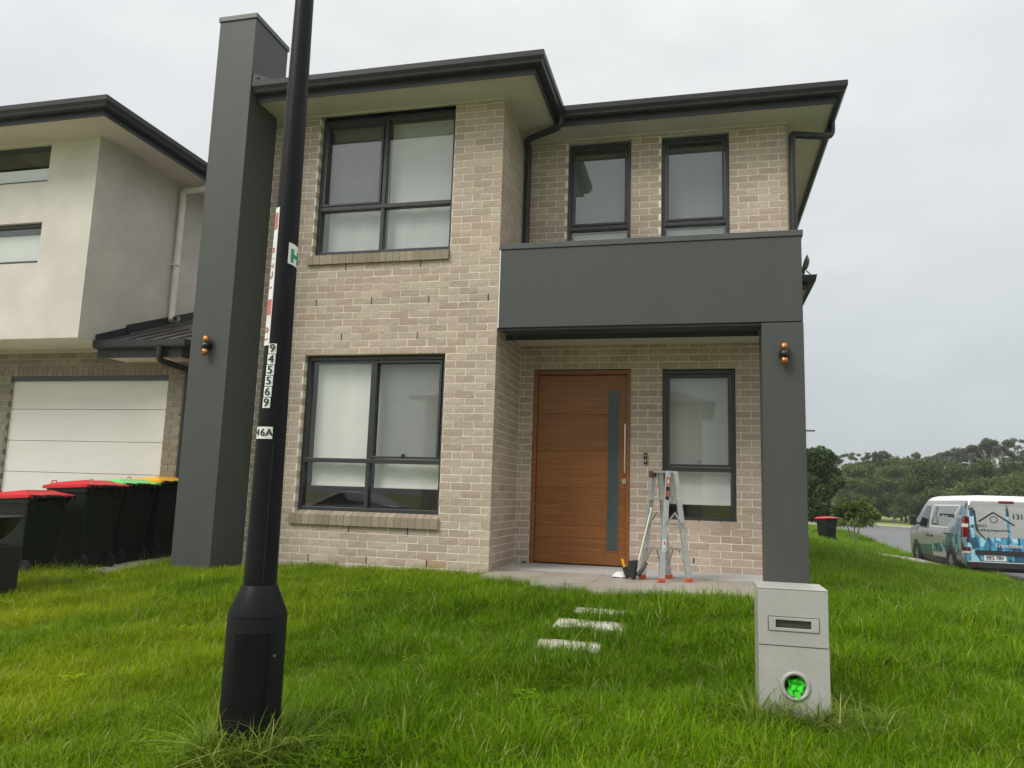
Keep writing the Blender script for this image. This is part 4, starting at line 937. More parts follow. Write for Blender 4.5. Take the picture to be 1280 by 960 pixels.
for r_, dy in prof:
    for k in range(36):
        a = 2*math.pi*k/36; vs.append((cx+r_*math.cos(a), LY0+dy, cz+r_*math.sin(a)))
for i in range(len(prof)-1):
    for k in range(36): fs.append((i*36+k, i*36+(k+1) % 36, (i+1)*36+(k+1) % 36, (i+1)*36+k))
mb.add(vs, fs, 0, True); mb.build('paper_tube', M['letter'], lb)
mb = MB(); mb.lathe([(.001, 0), (.0665, 0)], (0, 0, 0), 24); mb.v = [(cx+x, LY0+.098, cz+y) for x, y, z in mb.v]; mb.build('tube_back', M['letterdark'], lb)
# slot plate
mb = MB(); panel(mb, 'y', LY0-.006, .02, [hs[0]+.003, hs[1]-.003], [hs[2]+.003, hs[3]-.003], [(2.662, 2.855, -.312, -.268)]); mb.build('slot_plate', M['letter'], lb, bev=.002)
mb = MB(); mb.hexa([(2.66, LY0+.02, -.314), (2.857, LY0+.02, -.314), (2.857, LY0+.03, -.314), (2.66, LY0+.03, -.314), (2.66, LY0+.008, -.266), (2.857, LY0+.008, -.266), (2.857, LY0+.018, -.266), (2.66, LY0+.018, -.266)]); mb.build('slot_flap', M['letterdark'], lb)
# crumpled green paper in the tube: a thing of its own
gp = MB(); vs = []; fs = []; nn = 11
for i in range(nn):
    for j in range(nn):
        u, v = i/(nn-1)-.5, j/(nn-1)-.5
        x = cx+.006+u*.088+.006*math.sin(7*v+1); z = cz-.006+v*.080-.016*u+.012*math.sin(5*u)
        rr = math.hypot(x-cx, z-cz)
        if rr > .053: k = .053/rr; x = cx+(x-cx)*k; z = cz+(z-cz)*k
        y = LY0+.012+.022*math.sin(9*u+4*v)*math.cos(8*v-3*u)+random.uniform(-.007, .007)+.03*v
        vs.append((x, y, z))
for i in range(nn-1):
    for j in range(nn-1): fs.append((i*nn+j, (i+1)*nn+j, (i+1)*nn+j+1, i*nn+j+1))
gp.add(vs, fs)
gp.add([(cx-.004, LY0-.002, cz-.03), (cx+.03, LY0-.006, cz-.028), (cx+.022, LY0-.014, cz-.072), (cx+.008, LY0-.011, cz-.062), (cx-.006, LY0-.007, cz-.05)], [(0, 1, 2, 3, 4)])
o = gp.build('paper', M['paper'], label='crumpled bright green paper stuffed in the letterbox tube', cat='paper', loc=(cx, LY0, cz-.07), recalc=False)
sd = o.modifiers.new('thick', 'SOLIDIFY'); sd.thickness = .0012

# ------------------------------------------------------------------ stepping stones
for k, (xa, xb, ya, yb, w) in enumerate(((1.05, 1.53, -2.54, -2.28, 'speckled stone stepping slab set in the lawn, furthest from the porch'), (1.09, 1.67, -1.98, -1.71, 'middle stone stepping slab set in the lawn before the porch'), (1.18, 1.70, -1.54, -1.37, 'narrow half grown over stepping slab close to the porch edge'))):
    z = float(ground((xa+xb)/2, (ya+yb)/2)); mb = MB()
    pts = []; n = 7
    for i in range(n): pts.append((xa+(xb-xa)*i/(n-1), ya+random.uniform(-.012, .012)))
    for i in range(n): pts.append((xb-(xb-xa)*i/(n-1), yb+random.uniform(-.012, .012)))
    sl = .075
    top = [(x, y, z+.036+sl*(y-(ya+yb)/2)) for x, y in pts]; bot = [(x, y, z-.06) for x, y in pts]; m_ = len(pts)
    mb.add(bot+top, [tuple(range(m_-1, -1, -1)), tuple(range(m_, 2*m_))]+[(i, (i+1) % m_, m_+(i+1) % m_, m_+i) for i in range(m_)])
    mb.build('stepping_stone', M['paver'], label=w, cat='stepping stone', group='stepping stones in the lawn', loc=((xa+xb)/2, (ya+yb)/2, z), bev=.008)

# ------------------------------------------------------------------ step ladder
def ladder():
    ld = thing('step_ladder', (1.88, .12, -.432), 'silver aluminium double sided step ladder standing open on the porch', 'ladder')
    z0, zt = -.418, .69
    A, B_, C_, D_ = Vector((1.845, -.13, z0)), Vector((2.115, .06, z0)), Vector((1.635, .15, z0)), Vector((1.90, .32, z0))
    At, Bt, Ct, Dt = Vector((1.905, -.01, zt)), Vector((1.975, .03, zt)), Vector((1.745, .17, zt)), Vector((1.81, .20, zt))
    side = (C_-A).normalized(); fwd = (B_-A).normalized()
    def rail(p, q, w=.062, d=.026):
        t = MB(); t.bar(p, q, w, d, up=side, w2=w*.92); t.build('rail', M['alu'], ld, bev=.003)
        t = MB(); t.bar(p-(q-p).normalized()*.012, p+(q-p).normalized()*.03, w+.012, d+.012, up=side); t.build('foot', M['orange'], ld, bev=.004)
    rail(A, At); rail(B_, Bt); rail(C_, Ct); rail(D_, Dt)
    for s in (.30, .53, .76):
        for p, pt, q, qt in ((A, At, C_, Ct), (B_, Bt, D_, Dt)):
            a = p.lerp(pt, s-.02); b = q.lerp(qt, s-.02); t = MB(); inn = (D_-C_).normalized()*(1 if p is A else -1)
            t.bar(a+inn*.02, b+inn*.02, .075, .02, up=(0, 0, 1)); t.build('step', M['alu'], ld)
    t = MB(); t.bar((At+Bt)/2+Vector((0, 0, -.004)), (Ct+Dt)/2+Vector((0, 0, -.004)), .13, .018, up=(0, 0, 1)); t.build('top_plate', M['alu'], ld)
    t = MB(); t.bar(Ct+Vector((-.01, -.012, -.06)), Ct+Vector((-.01, -.012, .005)), .07, .05, up=side); t.build('end_cap', mat('brown plastic', (.10, .055, .045), .5, .2), ld)
    # spreader arms, hinged between the pairs of rails
    for p, pt, q, qt in ((A, At, B_, Bt), (C_, Ct, D_, Dt)):
        a = p.lerp(pt, .50); b = q.lerp(qt, .50); m_ = (a+b)/2+Vector((0, -.0, .13)); o_ = -side*.02
        t = MB(); t.bar(a+o_, m_+o_, .016, .005, up=side); t.bar(m_+o_, b+o_, .016, .005, up=side); t.tube([b+o_*1.2+Vector((0, 0, -.02)), b+o_*1.2+Vector((0, 0, .03))], .012, 8); t.build('spreader', M['steel'], ld)
    # bottom braces
    for p, pt, q, qt in ((A, At, C_, Ct), (B_, Bt, D_, Dt)):
        for u, v in ((p.lerp(pt, .10), p.lerp(pt, .27).lerp(q.lerp(qt, .27), .35)), (q.lerp(qt, .10), q.lerp(qt, .27).lerp(p.lerp(pt, .27), .35))):
            t = MB(); t.bar(u, v, .014, .006, up=side); t.build('brace', M['steel'], ld)
    # labels on the front rail
    n_ = -side; ax = (At-A).normalized(); xr = ax.cross(n_).normalized()
    if xr.x < 0: xr = -xr
    def lab(s0, s1, m_, w=.046, e=.0005):
        t = MB(); a = A.lerp(At, s0)+n_*(.0135+e); b = A.lerp(At, s1)+n_*(.0135+e)
        t.hexa([a-xr*w/2, a+xr*w/2, a+xr*w/2+n_*.001, a-xr*w/2+n_*.001, b-xr*w/2, b+xr*w/2, b+xr*w/2+n_*.001, b-xr*w/2+n_*.001]); return t
    lab(.865, .945, 0).build('sticker', M['orange'], ld); lab(.885, .925, 0, .018, .0016).build('sticker', M['whitesign'], ld)
    lab(.735, .858, 0).build('sticker', M['black'], ld); lab(.765, .82, 0, .034, .0016).build('sticker', M['orange'], ld)
    lab(.265, .375, 0).build('sticker', M['whitesign'], ld); lab(.325, .355, 0, .018, .0016).build('sticker', M['orange'], ld); lab(.275, .30, 0, .03, .0016).build('sticker', M['greyblind'], ld)
    return ld
ladder()
# long handled dustpan leaning on the ladder, a yellow handled brush and a rag beside it
dp = thing('dustpan', (1.55, .02, -.43), 'black long handled dustpan with a white handle leaning on the ladder', 'dustpan')
mb = MB(); mb.tube([(1.575, .03, -.36), (1.725, .10, .29)], .0095, 8); mb.tube([(1.722, .098, .28), (1.728, .102, .31)], .013, 8); mb.build('handle', M['pole'], dp)
mb = MB(); mb.tube([(1.545, .015, -.43), (1.585, .034, -.30)], .012, 8)
mb.hexa([(1.47, .05, -.40), (1.56, -.02, -.425), (1.58, .03, -.425), (1.50, .09, -.40), (1.50, .05, -.245), (1.58, .0, -.23), (1.60, .03, -.23), (1.52, .08, -.245)])
mb.hexa([(1.57, .02, -.38), (1.60, .01, -.40), (1.62, .04, -.40), (1.59, .05, -.38), (1.66, .05, -.265), (1.69, .04, -.275), (1.70, .06, -.262), (1.67, .07, -.25)])
mb.build('pan', M['black'], dp, bev=.006)
hb = thing('hand_brush', (1.44, .12, -.43), 'small yellow handled brush lying against the black dustpan', 'brush')
mb = MB(); mb.tube([(1.425, .12, -.235), (1.455, .105, -.33)], [.014, .011], 8); mb.build('handle', M['yellowlid'], hb)
mb = MB(); mb.bar((1.452, .107, -.32), (1.49, .09, -.42), .05, .03); mb.build('head', M['black'], hb)
mb = MB(); vs = []; fs = []; nn = 9
for i in range(nn):
    for j in range(nn):
        u, v = i/(nn-1)-.5, j/(nn-1)-.5; vs.append((1.40+u*.17, .16+v*.12, -.428+.055*max(0, 1-4.2*(u*u+v*v))+random.uniform(0, .012)))
for i in range(nn-1):
    for j in range(nn-1): fs.append((i*nn+j, (i+1)*nn+j, (i+1)*nn+j+1, i*nn+j+1))
mb.add(vs, fs, 0, True); o = mb.build('rag', M['cloth'], label='crumpled white rag lying on the porch beside the dustpan', cat='rag', loc=(1.40, .16, -.43))
mb = MB(); mb.tube([(.10, 1.10, -.43), (.13, 1.09, -.405), (.16, 1.10, -.40), (.155, 1.10, -.43)], .010, 8); mb.build('door_stop', M['black'], label='small black door stop on the porch beside the door frame', cat='door stop', loc=(.12, 1.1, -.43))

# ------------------------------------------------------------------ the van
def wrap_mat(k_=1.0):
    """printed vinyl: pale silver with a tinted blue street scene low on the sides and doors (flat print)"""
    m = bpy.data.materials.new('printed wrap'); m.use_nodes = True; nt = m.node_tree; N, L = nt.nodes, nt.links
    b = N['Principled BSDF']; b.inputs['Roughness'].default_value = .3; b.inputs['Coat Weight'].default_value = .35; b.inputs['Coat Roughness'].default_value = .08
    tc = N.new('ShaderNodeTexCoord'); mp = N.new('ShaderNodeMapping'); mp.inputs['Scale'].default_value = (2.2, 1.6, 1.0); L.new(tc.outputs['Object'], mp.inputs[0])
    v = N.new('ShaderNodeTexVoronoi'); v.inputs['Scale'].default_value = 4.2; v.distance = 'CHEBYCHEV'; L.new(mp.outputs[0], v.inputs[0])
    nz = N.new('ShaderNodeTexNoise'); nz.inputs['Scale'].default_value = 2.2; nz.inputs['Detail'].default_value = 5; nz.inputs['Distortion'].default_value = .4; L.new(mp.outputs[0], nz.inputs[0])
    ad = N.new('ShaderNodeMath'); ad.operation = 'MULTIPLY_ADD'; ad.inputs[1].default_value = .6; sx_ = N.new('ShaderNodeSeparateColor'); L.new(v.outputs['Color'], sx_.inputs[0]); L.new(sx_.outputs[0], ad.inputs[0]); L.new(nz.outputs[0], ad.inputs[2])
    rp = N.new('ShaderNodeValToRGB'); L.new(ad.outputs[0], rp.inputs[0]); e = rp.color_ramp.elements
    e[0].position = .45; e[0].color = (.006, .03, .05, 1); e[1].position = 1.0; e[1].color = (.36, .68, .80, 1)
    for p_, c_ in ((.66, (.012, .085, .15, 1)), (.80, (.04, .22, .38, 1)), (.95, (.09, .38, .58, 1))): k = e.new(p_); k.color = c_
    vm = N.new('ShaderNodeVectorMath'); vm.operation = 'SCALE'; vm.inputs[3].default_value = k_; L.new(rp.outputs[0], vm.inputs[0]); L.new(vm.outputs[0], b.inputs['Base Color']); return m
def van():
    vx0, vx1, vy0, vy1, vz = 8.20, 10.17, 12.28, 17.26, -1.215
    cxm = (vx0+vx1)/2
    V = thing('van', (cxm, 14.8, vz), 'silver panel van wrapped in blue printed advertising parked on the kerb', 'van')
    silver = mat('silver van paint', (.31, .31, .30), .3, .05, 3, metal=.25, coat=.4); whitep = mat('white van paint', (.78, .78, .77), .3, .03, 3, coat=.4)
    greyfilm = mat('grey film', (.36, .37, .36), .28, .04, 3, coat=.3); trim = mat('black van trim', (.018, .019, .021), .6, .1, 8)
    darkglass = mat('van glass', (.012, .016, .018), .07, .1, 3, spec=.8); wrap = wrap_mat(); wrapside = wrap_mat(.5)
    darkfilm = mat('dark grey film', (.20, .205, .20), .28, .06, 3, coat=.3); redl = mat('red lamp', (.12, .003, .005), .15, .15, 20); clear = mat('clear lamp', (.65, .6, .58), .12, .1, 20)
    # body loft: levels (z, half width, front y, rear y, corner radius)
    lev = [(.22, .90, 4.82, .06, .22), (.34, .955, 4.95, .0, .25), (.60, .972, 4.97, .0, .25), (.95, .978, 4.90, .015, .24), (1.06, .972, 4.74, .02, .24), (1.20, .955, 4.38, .03, .22), (1.45, .915, 3.98, .055, .20), (1.66, .865, 3.70, .085, .18), (1.82, .82, 3.44, .11, .17), (1.90, .765, 3.25, .16, .16), (1.945, .66, 3.0, .28, .14), (1.962, .45, 2.6, .55, .12)]
    lev = [(z_, h_, f_+.16, r_, c_) for (z_, h_, f_, r_, c_) in lev]
    vs = []; fs = []; NP = 28
    for (z, hw, yf, yr, rc) in lev:
        for (cx_, cy_, s) in ((hw-rc, yf-rc, 0), (-hw+rc, yf-rc, 1), (-hw+.09, yr+.09, 2), (hw-.09, yr+.09, 3)):
            r_ = rc if s < 2 else .09
            for i in range(7):
                a = math.pi/2*(s+i/6); vs.append((cxm+cx_+r_*math.cos(a), vy0+cy_+r_*math.sin(a), vz+z))
    for k in range(len(lev)-1):
        for i in range(NP): fs.append((k*NP+i, k*NP+(i+1) % NP, (k+1)*NP+(i+1) % NP, (k+1)*NP+i))
    fs += [tuple(range(NP-1, -1, -1)), tuple((len(lev)-1)*NP+i for i in range(NP))]
    mb = MB()
    for f in fs:
        c_ = sum((Vector(vs[i]) for i in f), Vector())/len(f); z = c_.z-vz; y = c_.y-vy0
        mi = 0
        if z > 1.78: mi = 1
        if z < .36: mi = 2
        mb.add([], [], 0)
    mb.v = [tuple(p) for p in vs]; mb.f = [tuple(f) for f in fs]
    for f in fs:
        c_ = sum((Vector(vs[i]) for i in f), Vector())/len(f); z = c_.z-vz; y = c_.y-vy0
        mb.m.append(1 if z > 1.78 else (2 if z < .30 else 0)); mb.sm.append(len(f) == 4)
    body = mb.build('body', [silver, whitep, trim], V)
    zl = [l[0] for l in lev]; wl_ = [l[1] for l in lev]; rl = [l[3] for l in lev]
    hwid = lambda z: float(np.interp(z, zl, wl_)); rear = lambda z: float(np.interp(z, zl, rl))
    def side(y, z, e=.004): return (cxm-hwid(z)-e, vy0+y, vz+z)           # y measured from the rear
    def back(x, z, e=.004): return (cxm+x, vy0+rear(z)-e, vz+z)
    def skin(pts, fn, m, name, e=.004, nsub=6, par=V):
        """thin printed or glazed sheet that follows the body; polygon in 2D triangulated on a grid of strips"""
        t = MB(); zs = sorted({round(p[1], 4) for p in pts}); lo, hi = zs[0], zs[-1]
        rows = sorted(set(zs+[lo+(hi-lo)*i/nsub for i in range(nsub+1)]))
        def span(z):
            X = []
            for i in range(len(pts)):
                (x1, z1), (x2, z2) = pts[i], pts[(i+1) % len(pts)]
                if z1 == z2:
                    if abs(z-z1) < 1e-6: X += [x1, x2]
                elif min(z1, z2)-1e-6 <= z <= max(z1, z2)+1e-6: X.append(x1+(x2-x1)*(z-z1)/(z2-z1))
            return min(X), max(X)
        ring = []
        for z in rows:
            a, b = span(z); ring.append([(a, z), (b, z)])
        vs_ = [fn(p[0], p[1], e) for r_ in ring for p in r_]+[fn(p[0], p[1], -.01) for r_ in ring for p in r_]
        b = 2*len(ring); fs_ = []
        for k in range(len(ring)-1):
            fs_ += [(2*k, 2*k+1, 2*k+3, 2*k+2), (2*k, 2*k+2, b+2*k+2, b+2*k), (2*k+1, b+2*k+1, b+2*k+3, 2*k+3)]
        fs_ += [(0, b, b+1, 1), (b-2, b-1, 2*b-1, 2*b-2)]
        t.add(vs_, fs_); return t.build(name, m, par)
    # side: wrap, grey window film, front door glass, sill trim
    skin([(.02, .30), (2.6, .30), (2.75, .66), (1.55, .66), (1.25, 1.0), (.75, 1.22), (.45, 1.60), (.28, 1.77), (.11, 1.77)], side, wrapside, 'wrap', .003)
    skin([(2.6, .30), (4.25, .30), (4.25, .60), (2.75, .66)], side, mat('teal grey vinyl', (.055, .085, .092), .3, .3, 4, coat=.3), 'wrap', .0025)
    skin([(.30, .24), (4.3, .24), (4.3, .36), (.30, .40)], side, trim, 'sill_trim', .012)
    skin([(1.22, 1.13), (2.78, 1.13), (2.80, 1.18), (2.72, 1.72), (.52, 1.72), (.55, 1.62), (.95, 1.30)], side, whitep, 'window_surround', .006)
    skin([(1.25, 1.17), (2.74, 1.17), (2.66, 1.69), (.58, 1.69), (.98, 1.32)], side, darkfilm, 'window_film', .010)
    skin([(2.95, 1.08), (4.02, 1.08), (3.90, 1.18), (3.42, 1.68), (2.98, 1.68)], side, darkglass, 'window', .008)
    t = MB(); 
    for (y0, z0, y1, z1, w) in ((2.86, .36, 2.86, 1.70, .008), (1.48, .36, 1.48, 1.12, .008), (4.05, .5, 4.05, 1.08, .008)): t.bar(side(y0, z0, .001), side(y1, z1, .001), .014, w)
    for z in (.5, .8, 1.1, 1.4): pass
    t.bar(side(.95, 1.0, .006), side(1.55, 1.0, .006), .012, .03); t.build('door_gap', trim, V)
    for y in (2.98, 2.62):
        t = MB(); t.box(cxm-hwid(.9)-.03, cxm-hwid(.9)+.02, vy0+y-.09, vy0+y+.07, vz+.87, vz+.92); t.build('handle', trim, V, bev=.008)
    t = MB(); mx_, my_, mz_ = cxm-hwid(1.1), vy0+3.95, vz+1.13
    t.box(mx_-.22, mx_-.05, my_-.05, my_+.06, mz_, mz_+.26); t.bar((mx_+.03, my_, mz_+.05), (mx_-.1, my_, mz_+.08), .05, .05); t.build('mirror', trim, V, bev=.03)
    # printed logo on the film: a tall roof shape with a banner
    t = MB(); e = .0125
    def ln(fn, a, b, w, mi=0, e=e): 
        a3, b3 = Vector(fn(*a, e)), Vector(fn(*b, e)); t.bar(a3, b3, w, .004, up=(1, 0, 0) if fn is side else (0, 1, 0), mi=mi)
    ln(side, (2.62, 1.24), (2.32, 1.64), .05); ln(side, (2.32, 1.64), (2.05, 1.24), .05); ln(side, (2.50, 1.27), (2.32, 1.52), .03); ln(side, (2.32, 1.52), (2.16, 1.27), .03); ln(side, (2.6, 1.21), (2.05, 1.21), .035)
    ln(side, (1.98, 1.44), (.80, 1.44), .10); 
    print_on(t, 'INSPECTIONS', .09, lambda u, v: side(1.55-u, 1.44+v, .0175), 1); 
    t.build('print', [trim, whitep], V, recalc=False)
    t = MB(); print_on(t, '131 546', .12, lambda u, v: side(1.05-u, .86+v, .0065), 0); print_on(t, 'CALL', .10, lambda u, v: side(1.05-u, .73+v, .0065), 0); t.build('print', greyfilm, V, recalc=False)
    # rear doors: wrap, upper film panels, black handles, gap, lamps, plate
    skin([(-.93, .42), (.93, .42), (.90, 1.1), (.80, 1.66), (-.80, 1.66), (-.90, 1.1)], back, wrap, 'wrap', .003)
    skin([(-.73, 1.06), (-.62, .98), (-.03, .98), (-.03, 1.70), (-.70, 1.70)], back, greyfilm, 'window_film', .007)
    skin([(.03, .98), (.62, .98), (.73, 1.06), (.70, 1.70), (.03, 1.70)], back, greyfilm, 'window_film', .007)
    def lamp(sx, z0, z1, m, name, e, ya=.13, xb=.815, n=5):
        t = MB(); vs_ = []
        for k in range(n+1):
            z = z0+(z1-z0)*k/n; h = hwid(z); r0 = rear(z)
            for (x, y) in ((h+e, ya+.02*(z-z0)), (h+e, .085), (h-.03+e*.7, .03-e*.7), (h-.09, -e), (xb-.02*(z-z0), -e)):
                vs_.append((cxm+sx*x, vy0+r0+y, vz+z))
        t.add(vs_, [(k*5+i_, k*5+i_+1, k*5+i_+6, k*5+i_+5) for k in range(n) for i_ in range(4)]); o_ = t.build(name, m, V)
        sd_ = o_.modifiers.new('thick', 'SOLIDIFY'); sd_.thickness = .012; sd_.offset = 0
    for sx in (-1, 1):
        lamp(sx, .97, 1.45, redl, 'tail_lamp', .012, .10, .83); lamp(sx, 1.20, 1.28, clear, 'indicator', .020, .05, .88); lamp(sx, .60, .74, redl, 'reflector', .010, .11, .83); lamp(sx, .60, .645, clear, 'reflector', .016, .10, .84)
    skin([(-.16, 1.78), (.16, 1.78), (.16, 1.835), (-.16, 1.835)], back, redl, 'brake_lamp', .012)
    t = MB(); t.bar(back(0, .44, .004), back(0, 1.74, .004), .012, .01); t.bar(back(-.84, .44, .002), back(-.80, 1.72, .002), .012, .01)
    for s in (-1, 1): t.bar(back(s*.70, 1.60, .012), back(s*.68, 1.14, .012), .035, .02); t.bar(back(s*.68, 1.14, .012), back(s*.50, .93, .012), .035, .02)
    t.build('door_gap', trim, V)
    skin([(-.74, .58), (.50, .58), (.50, .68), (-.74, .68)], back, trim, 'handle', .03)
    skin([(-.56, .445), (-.10, .445), (-.10, .57), (-.56, .57)], back, whitep, 'number_plate', .012)
    t = MB(); print_on(t, 'EKS 78V', .115, lambda u, v: back(-.33+u, .507+v, .0175), 0, sx=.92, bold=.003); t.build('print', trim, V, recalc=False)
    t = MB(); e = .010
    def lb_(a, b, w): t.bar(back(*a, e), back(*b, e), w, .004, up=(0, 1, 0))
    lb_((-.62, 1.34), (-.30, 1.56), .035); lb_((-.30, 1.56), (.12, 1.27), .035)
    n = 14
    for i in range(n):
        a0, a1 = 2*math.pi*i/n, 2*math.pi*(i+1)/n
        lb_((-.30+.075*math.cos(a0), 1.395+.075*math.sin(a0)), (-.30+.075*math.cos(a1), 1.395+.075*math.sin(a1)), .016)
    print_on(t, "Jim's", .11, lambda u, v: back(-.56+u, 1.245+v, .0095), 0, bold=.002)
    print_on(t, 'Building Inspections', .088, lambda u, v: back(-.33+u, 1.145+v, .0095), 0, bold=.002)
    print_on(t, '131 546', .17, lambda u, v: back(.36+u, 1.47+v, .0095), 0, bold=.006)
    t.build('print', trim, V, recalc=False)
    t = MB(); print_on(t, 'Franchises Available', .135, lambda u, v: back(.24+u, .80+v, .0065), 0, bold=.004); t.build('print', whitep, V, recalc=False)
    # bumper, wheels, arches
    t = MB(); t.box(cxm-.93, cxm+.93, vy0-.05, vy0+.10, vz+.26, vz+.41); t.build('bumper', trim, V, bev=.03)
    t = MB(); t.box(cxm-.92, cxm+.92, vy0-.056, vy0-.05, vz+.405, vz+.425); t.build('bumper_trim', clear, V)
    t = MB(); t.box(cxm-.86, cxm-.70, vy0-.057, vy0-.04, vz+.31, vz+.35); t.box(cxm+.70, cxm+.86, vy0-.057, vy0-.04, vz+.31, vz+.35); t.build('reflector', redl, V)
    t = MB(); t.box(cxm-.8, cxm+.8, vy0+.2, vy0+4.6, vz+.18, vz+.30); t.build('underbody', trim, V)
    for yy in (1.02, 4.20):
        for s in (-1, 1):
            x = cxm+s*.975
            t = MB(); t.tube([(x-s*.12, vy0+yy, vz+.335), (x+s*.006, vy0+yy, vz+.335)], .40, 28); t.build('wheel_arch', M['black'], V)
            t = MB(); 
            prof = [(.20, .0), (.21, .012), (.30, .02), (.325, .0), (.33, -.03), (.33, -.18), (.30, -.20), (.2, -.2)]
            vs_ = []; n = 28
            for r_, d_ in prof:
                for k in range(n): a = 2*math.pi*k/n; vs_.append((x+s*d_*1.0, vy0+yy+r_*math.cos(a), vz+.33+r_*math.sin(a)))
            t.add(vs_, [(i*n+k, i*n+(k+1) % n, (i+1)*n+(k+1) % n, (i+1)*n+k) for i in range(len(prof)-1) for k in range(n)], 0, True)
            w = t.build('wheel', M['rubber'], V); alloy = mat('alloy wheel', (.22, .22, .22), .4, .1, 9, metal=.6)
            t = MB(); c0 = Vector((x+s*.004, vy0+yy, vz+.33))
            t.tube([c0-Vector((s*.03, 0, 0)), c0-Vector((s*.028, 0, 0))], .205, 24, 1); t.tube([c0, c0+Vector((s*.012, 0, 0))], .055, 14)
            for k in range(6):
                a = 2*math.pi*k/6; t.bar(c0+Vector((0, .04*math.cos(a), .04*math.sin(a))), c0+Vector((-s*.006, .19*math.cos(a), .19*math.sin(a))), .075, .016, up=(1, 0, 0), w2=.06)
            t.build('rim', [alloy, M['black']], w)
van()

# ------------------------------------------------------------------ vegetation
def leaf_cloud(mb, blobs, n, size, aspect=1.6, seed=0, shell=.55):
    rg = np.random.default_rng(seed); vol = np.array([b[3]*b[4]*b[5] for b in blobs]); pr = vol/vol.sum()
    idx = rg.choice(len(blobs), n, p=pr)
    vs = []; fs = []
    for i in idx:
        b = blobs[i]; d = rg.normal(size=3); d /= np.linalg.norm(d); r_ = (shell+(1-shell)*rg.random()**.6)*(.9+.2*rg.random())
        p = np.array(b[:3])+d*r_*np.array(b[3:6])
        nrm = d+rg.normal(size=3)*.65+np.array([0, 0, .35]); nrm /= np.linalg.norm(nrm)
        u = np.cross(nrm, rg.normal(size=3)); u /= np.linalg.norm(u); v = np.cross(nrm, u); s = size*(.55+.9*rg.random()); w = s/aspect
        k = len(vs)
        vs += [tuple(p-u*s*.5), tuple(p+v*w*.5+nrm*s*.08), tuple(p+u*s*.5-nrm*s*.12), tuple(p-v*w*.5+nrm*s*.08)]
        fs.append((k, k+1, k+2, k+3))
    mb.add(vs, fs)
def crown_blobs(rg, R_, H0, H1, n, spread=1.0, flat=1.0):
    out = []
    for k in range(n):
        t = rg.random(); z = H0+(H1-H0)*t
        env = R_*(.55+.75*math.sin(math.pi*min(1, .18+.78*t)))*.75
        a = rg.random()*2*math.pi; rr = env*math.sqrt(rg.random())*spread
        s = R_*(.24+.24*rg.random()); out.append((rr*math.cos(a), rr*math.sin(a), z, s, s, s*flat*.8))
    return out
def trunk_geo(mb, h, r, limbs, rg, lean=.1, reach=1.0, top=None):
    pts = [(0, 0, -.1)]; x = y = 0
    for k in range(1, 6): x += rg.normal()*lean*h*.06; y += rg.normal()*lean*h*.06; pts.append((x, y, h*k/5))
    mb.tube(pts, [r*(1.15-.16*k) for k in range(6)], 8)
    for k in range(limbs):
        t = .45+.5*rg.random(); b = Vector(pts[int(t*5)]); a = rg.random()*2*math.pi; L_ = reach*(.5+.6*rg.random())
        e = b+Vector((math.cos(a)*L_, math.sin(a)*L_, L_*(.7+.5*rg.random()))); m_ = b.lerp(e, .5)+Vector((0, 0, -.06*L_))
        mb.tube([b, m_, e], [r*.42, r*.3, r*.1], 6)
def tree(name, label, loc, blobs, n, size, lm, trunk, tm, group=None, seed=0, aspect=1.6, shell=.55, cat='tree'):
    t = thing(name, loc, label, cat, group); off = Vector(loc)
    mb = MB(); leaf_cloud(mb, blobs, n, size, aspect, seed, shell); mb.v = [(p[0]+off.x, p[1]+off.y, p[2]+off.z) for p in mb.v]; mb.build('crown', lm, t, recalc=False)
    mb = MB(); trunk(mb); mb.v = [(p[0]+off.x, p[1]+off.y, p[2]+off.z) for p in mb.v]; mb.build('trunk', tm, t)
    return t
rg = np.random.default_rng(3)
# dense dark tree by the pillar
gz = float(ground(8.2, 36)); 
bl = crown_blobs(rg, 1.25, .95, 4.2, 46); tree('street_tree', 'dense dark green street tree beside the porch pillar', (8.25, 36.0, -1.13), bl, 9000, .20, M['leafdark'], lambda mb: trunk_geo(mb, 3.0, .10, 7, rg, .12, .9), M['bark'], seed=4)
bl = crown_blobs(rg, .9, 1.2, 3.0, 26); tree('street_tree', 'small shaded street tree half hidden behind the porch pillar', (6.9, 33.0, -1.13), bl, 4000, .18, M['leafdark'], lambda mb: trunk_geo(mb, 1.8, .06, 5, rg, .1, .6), M['bark'], seed=5)
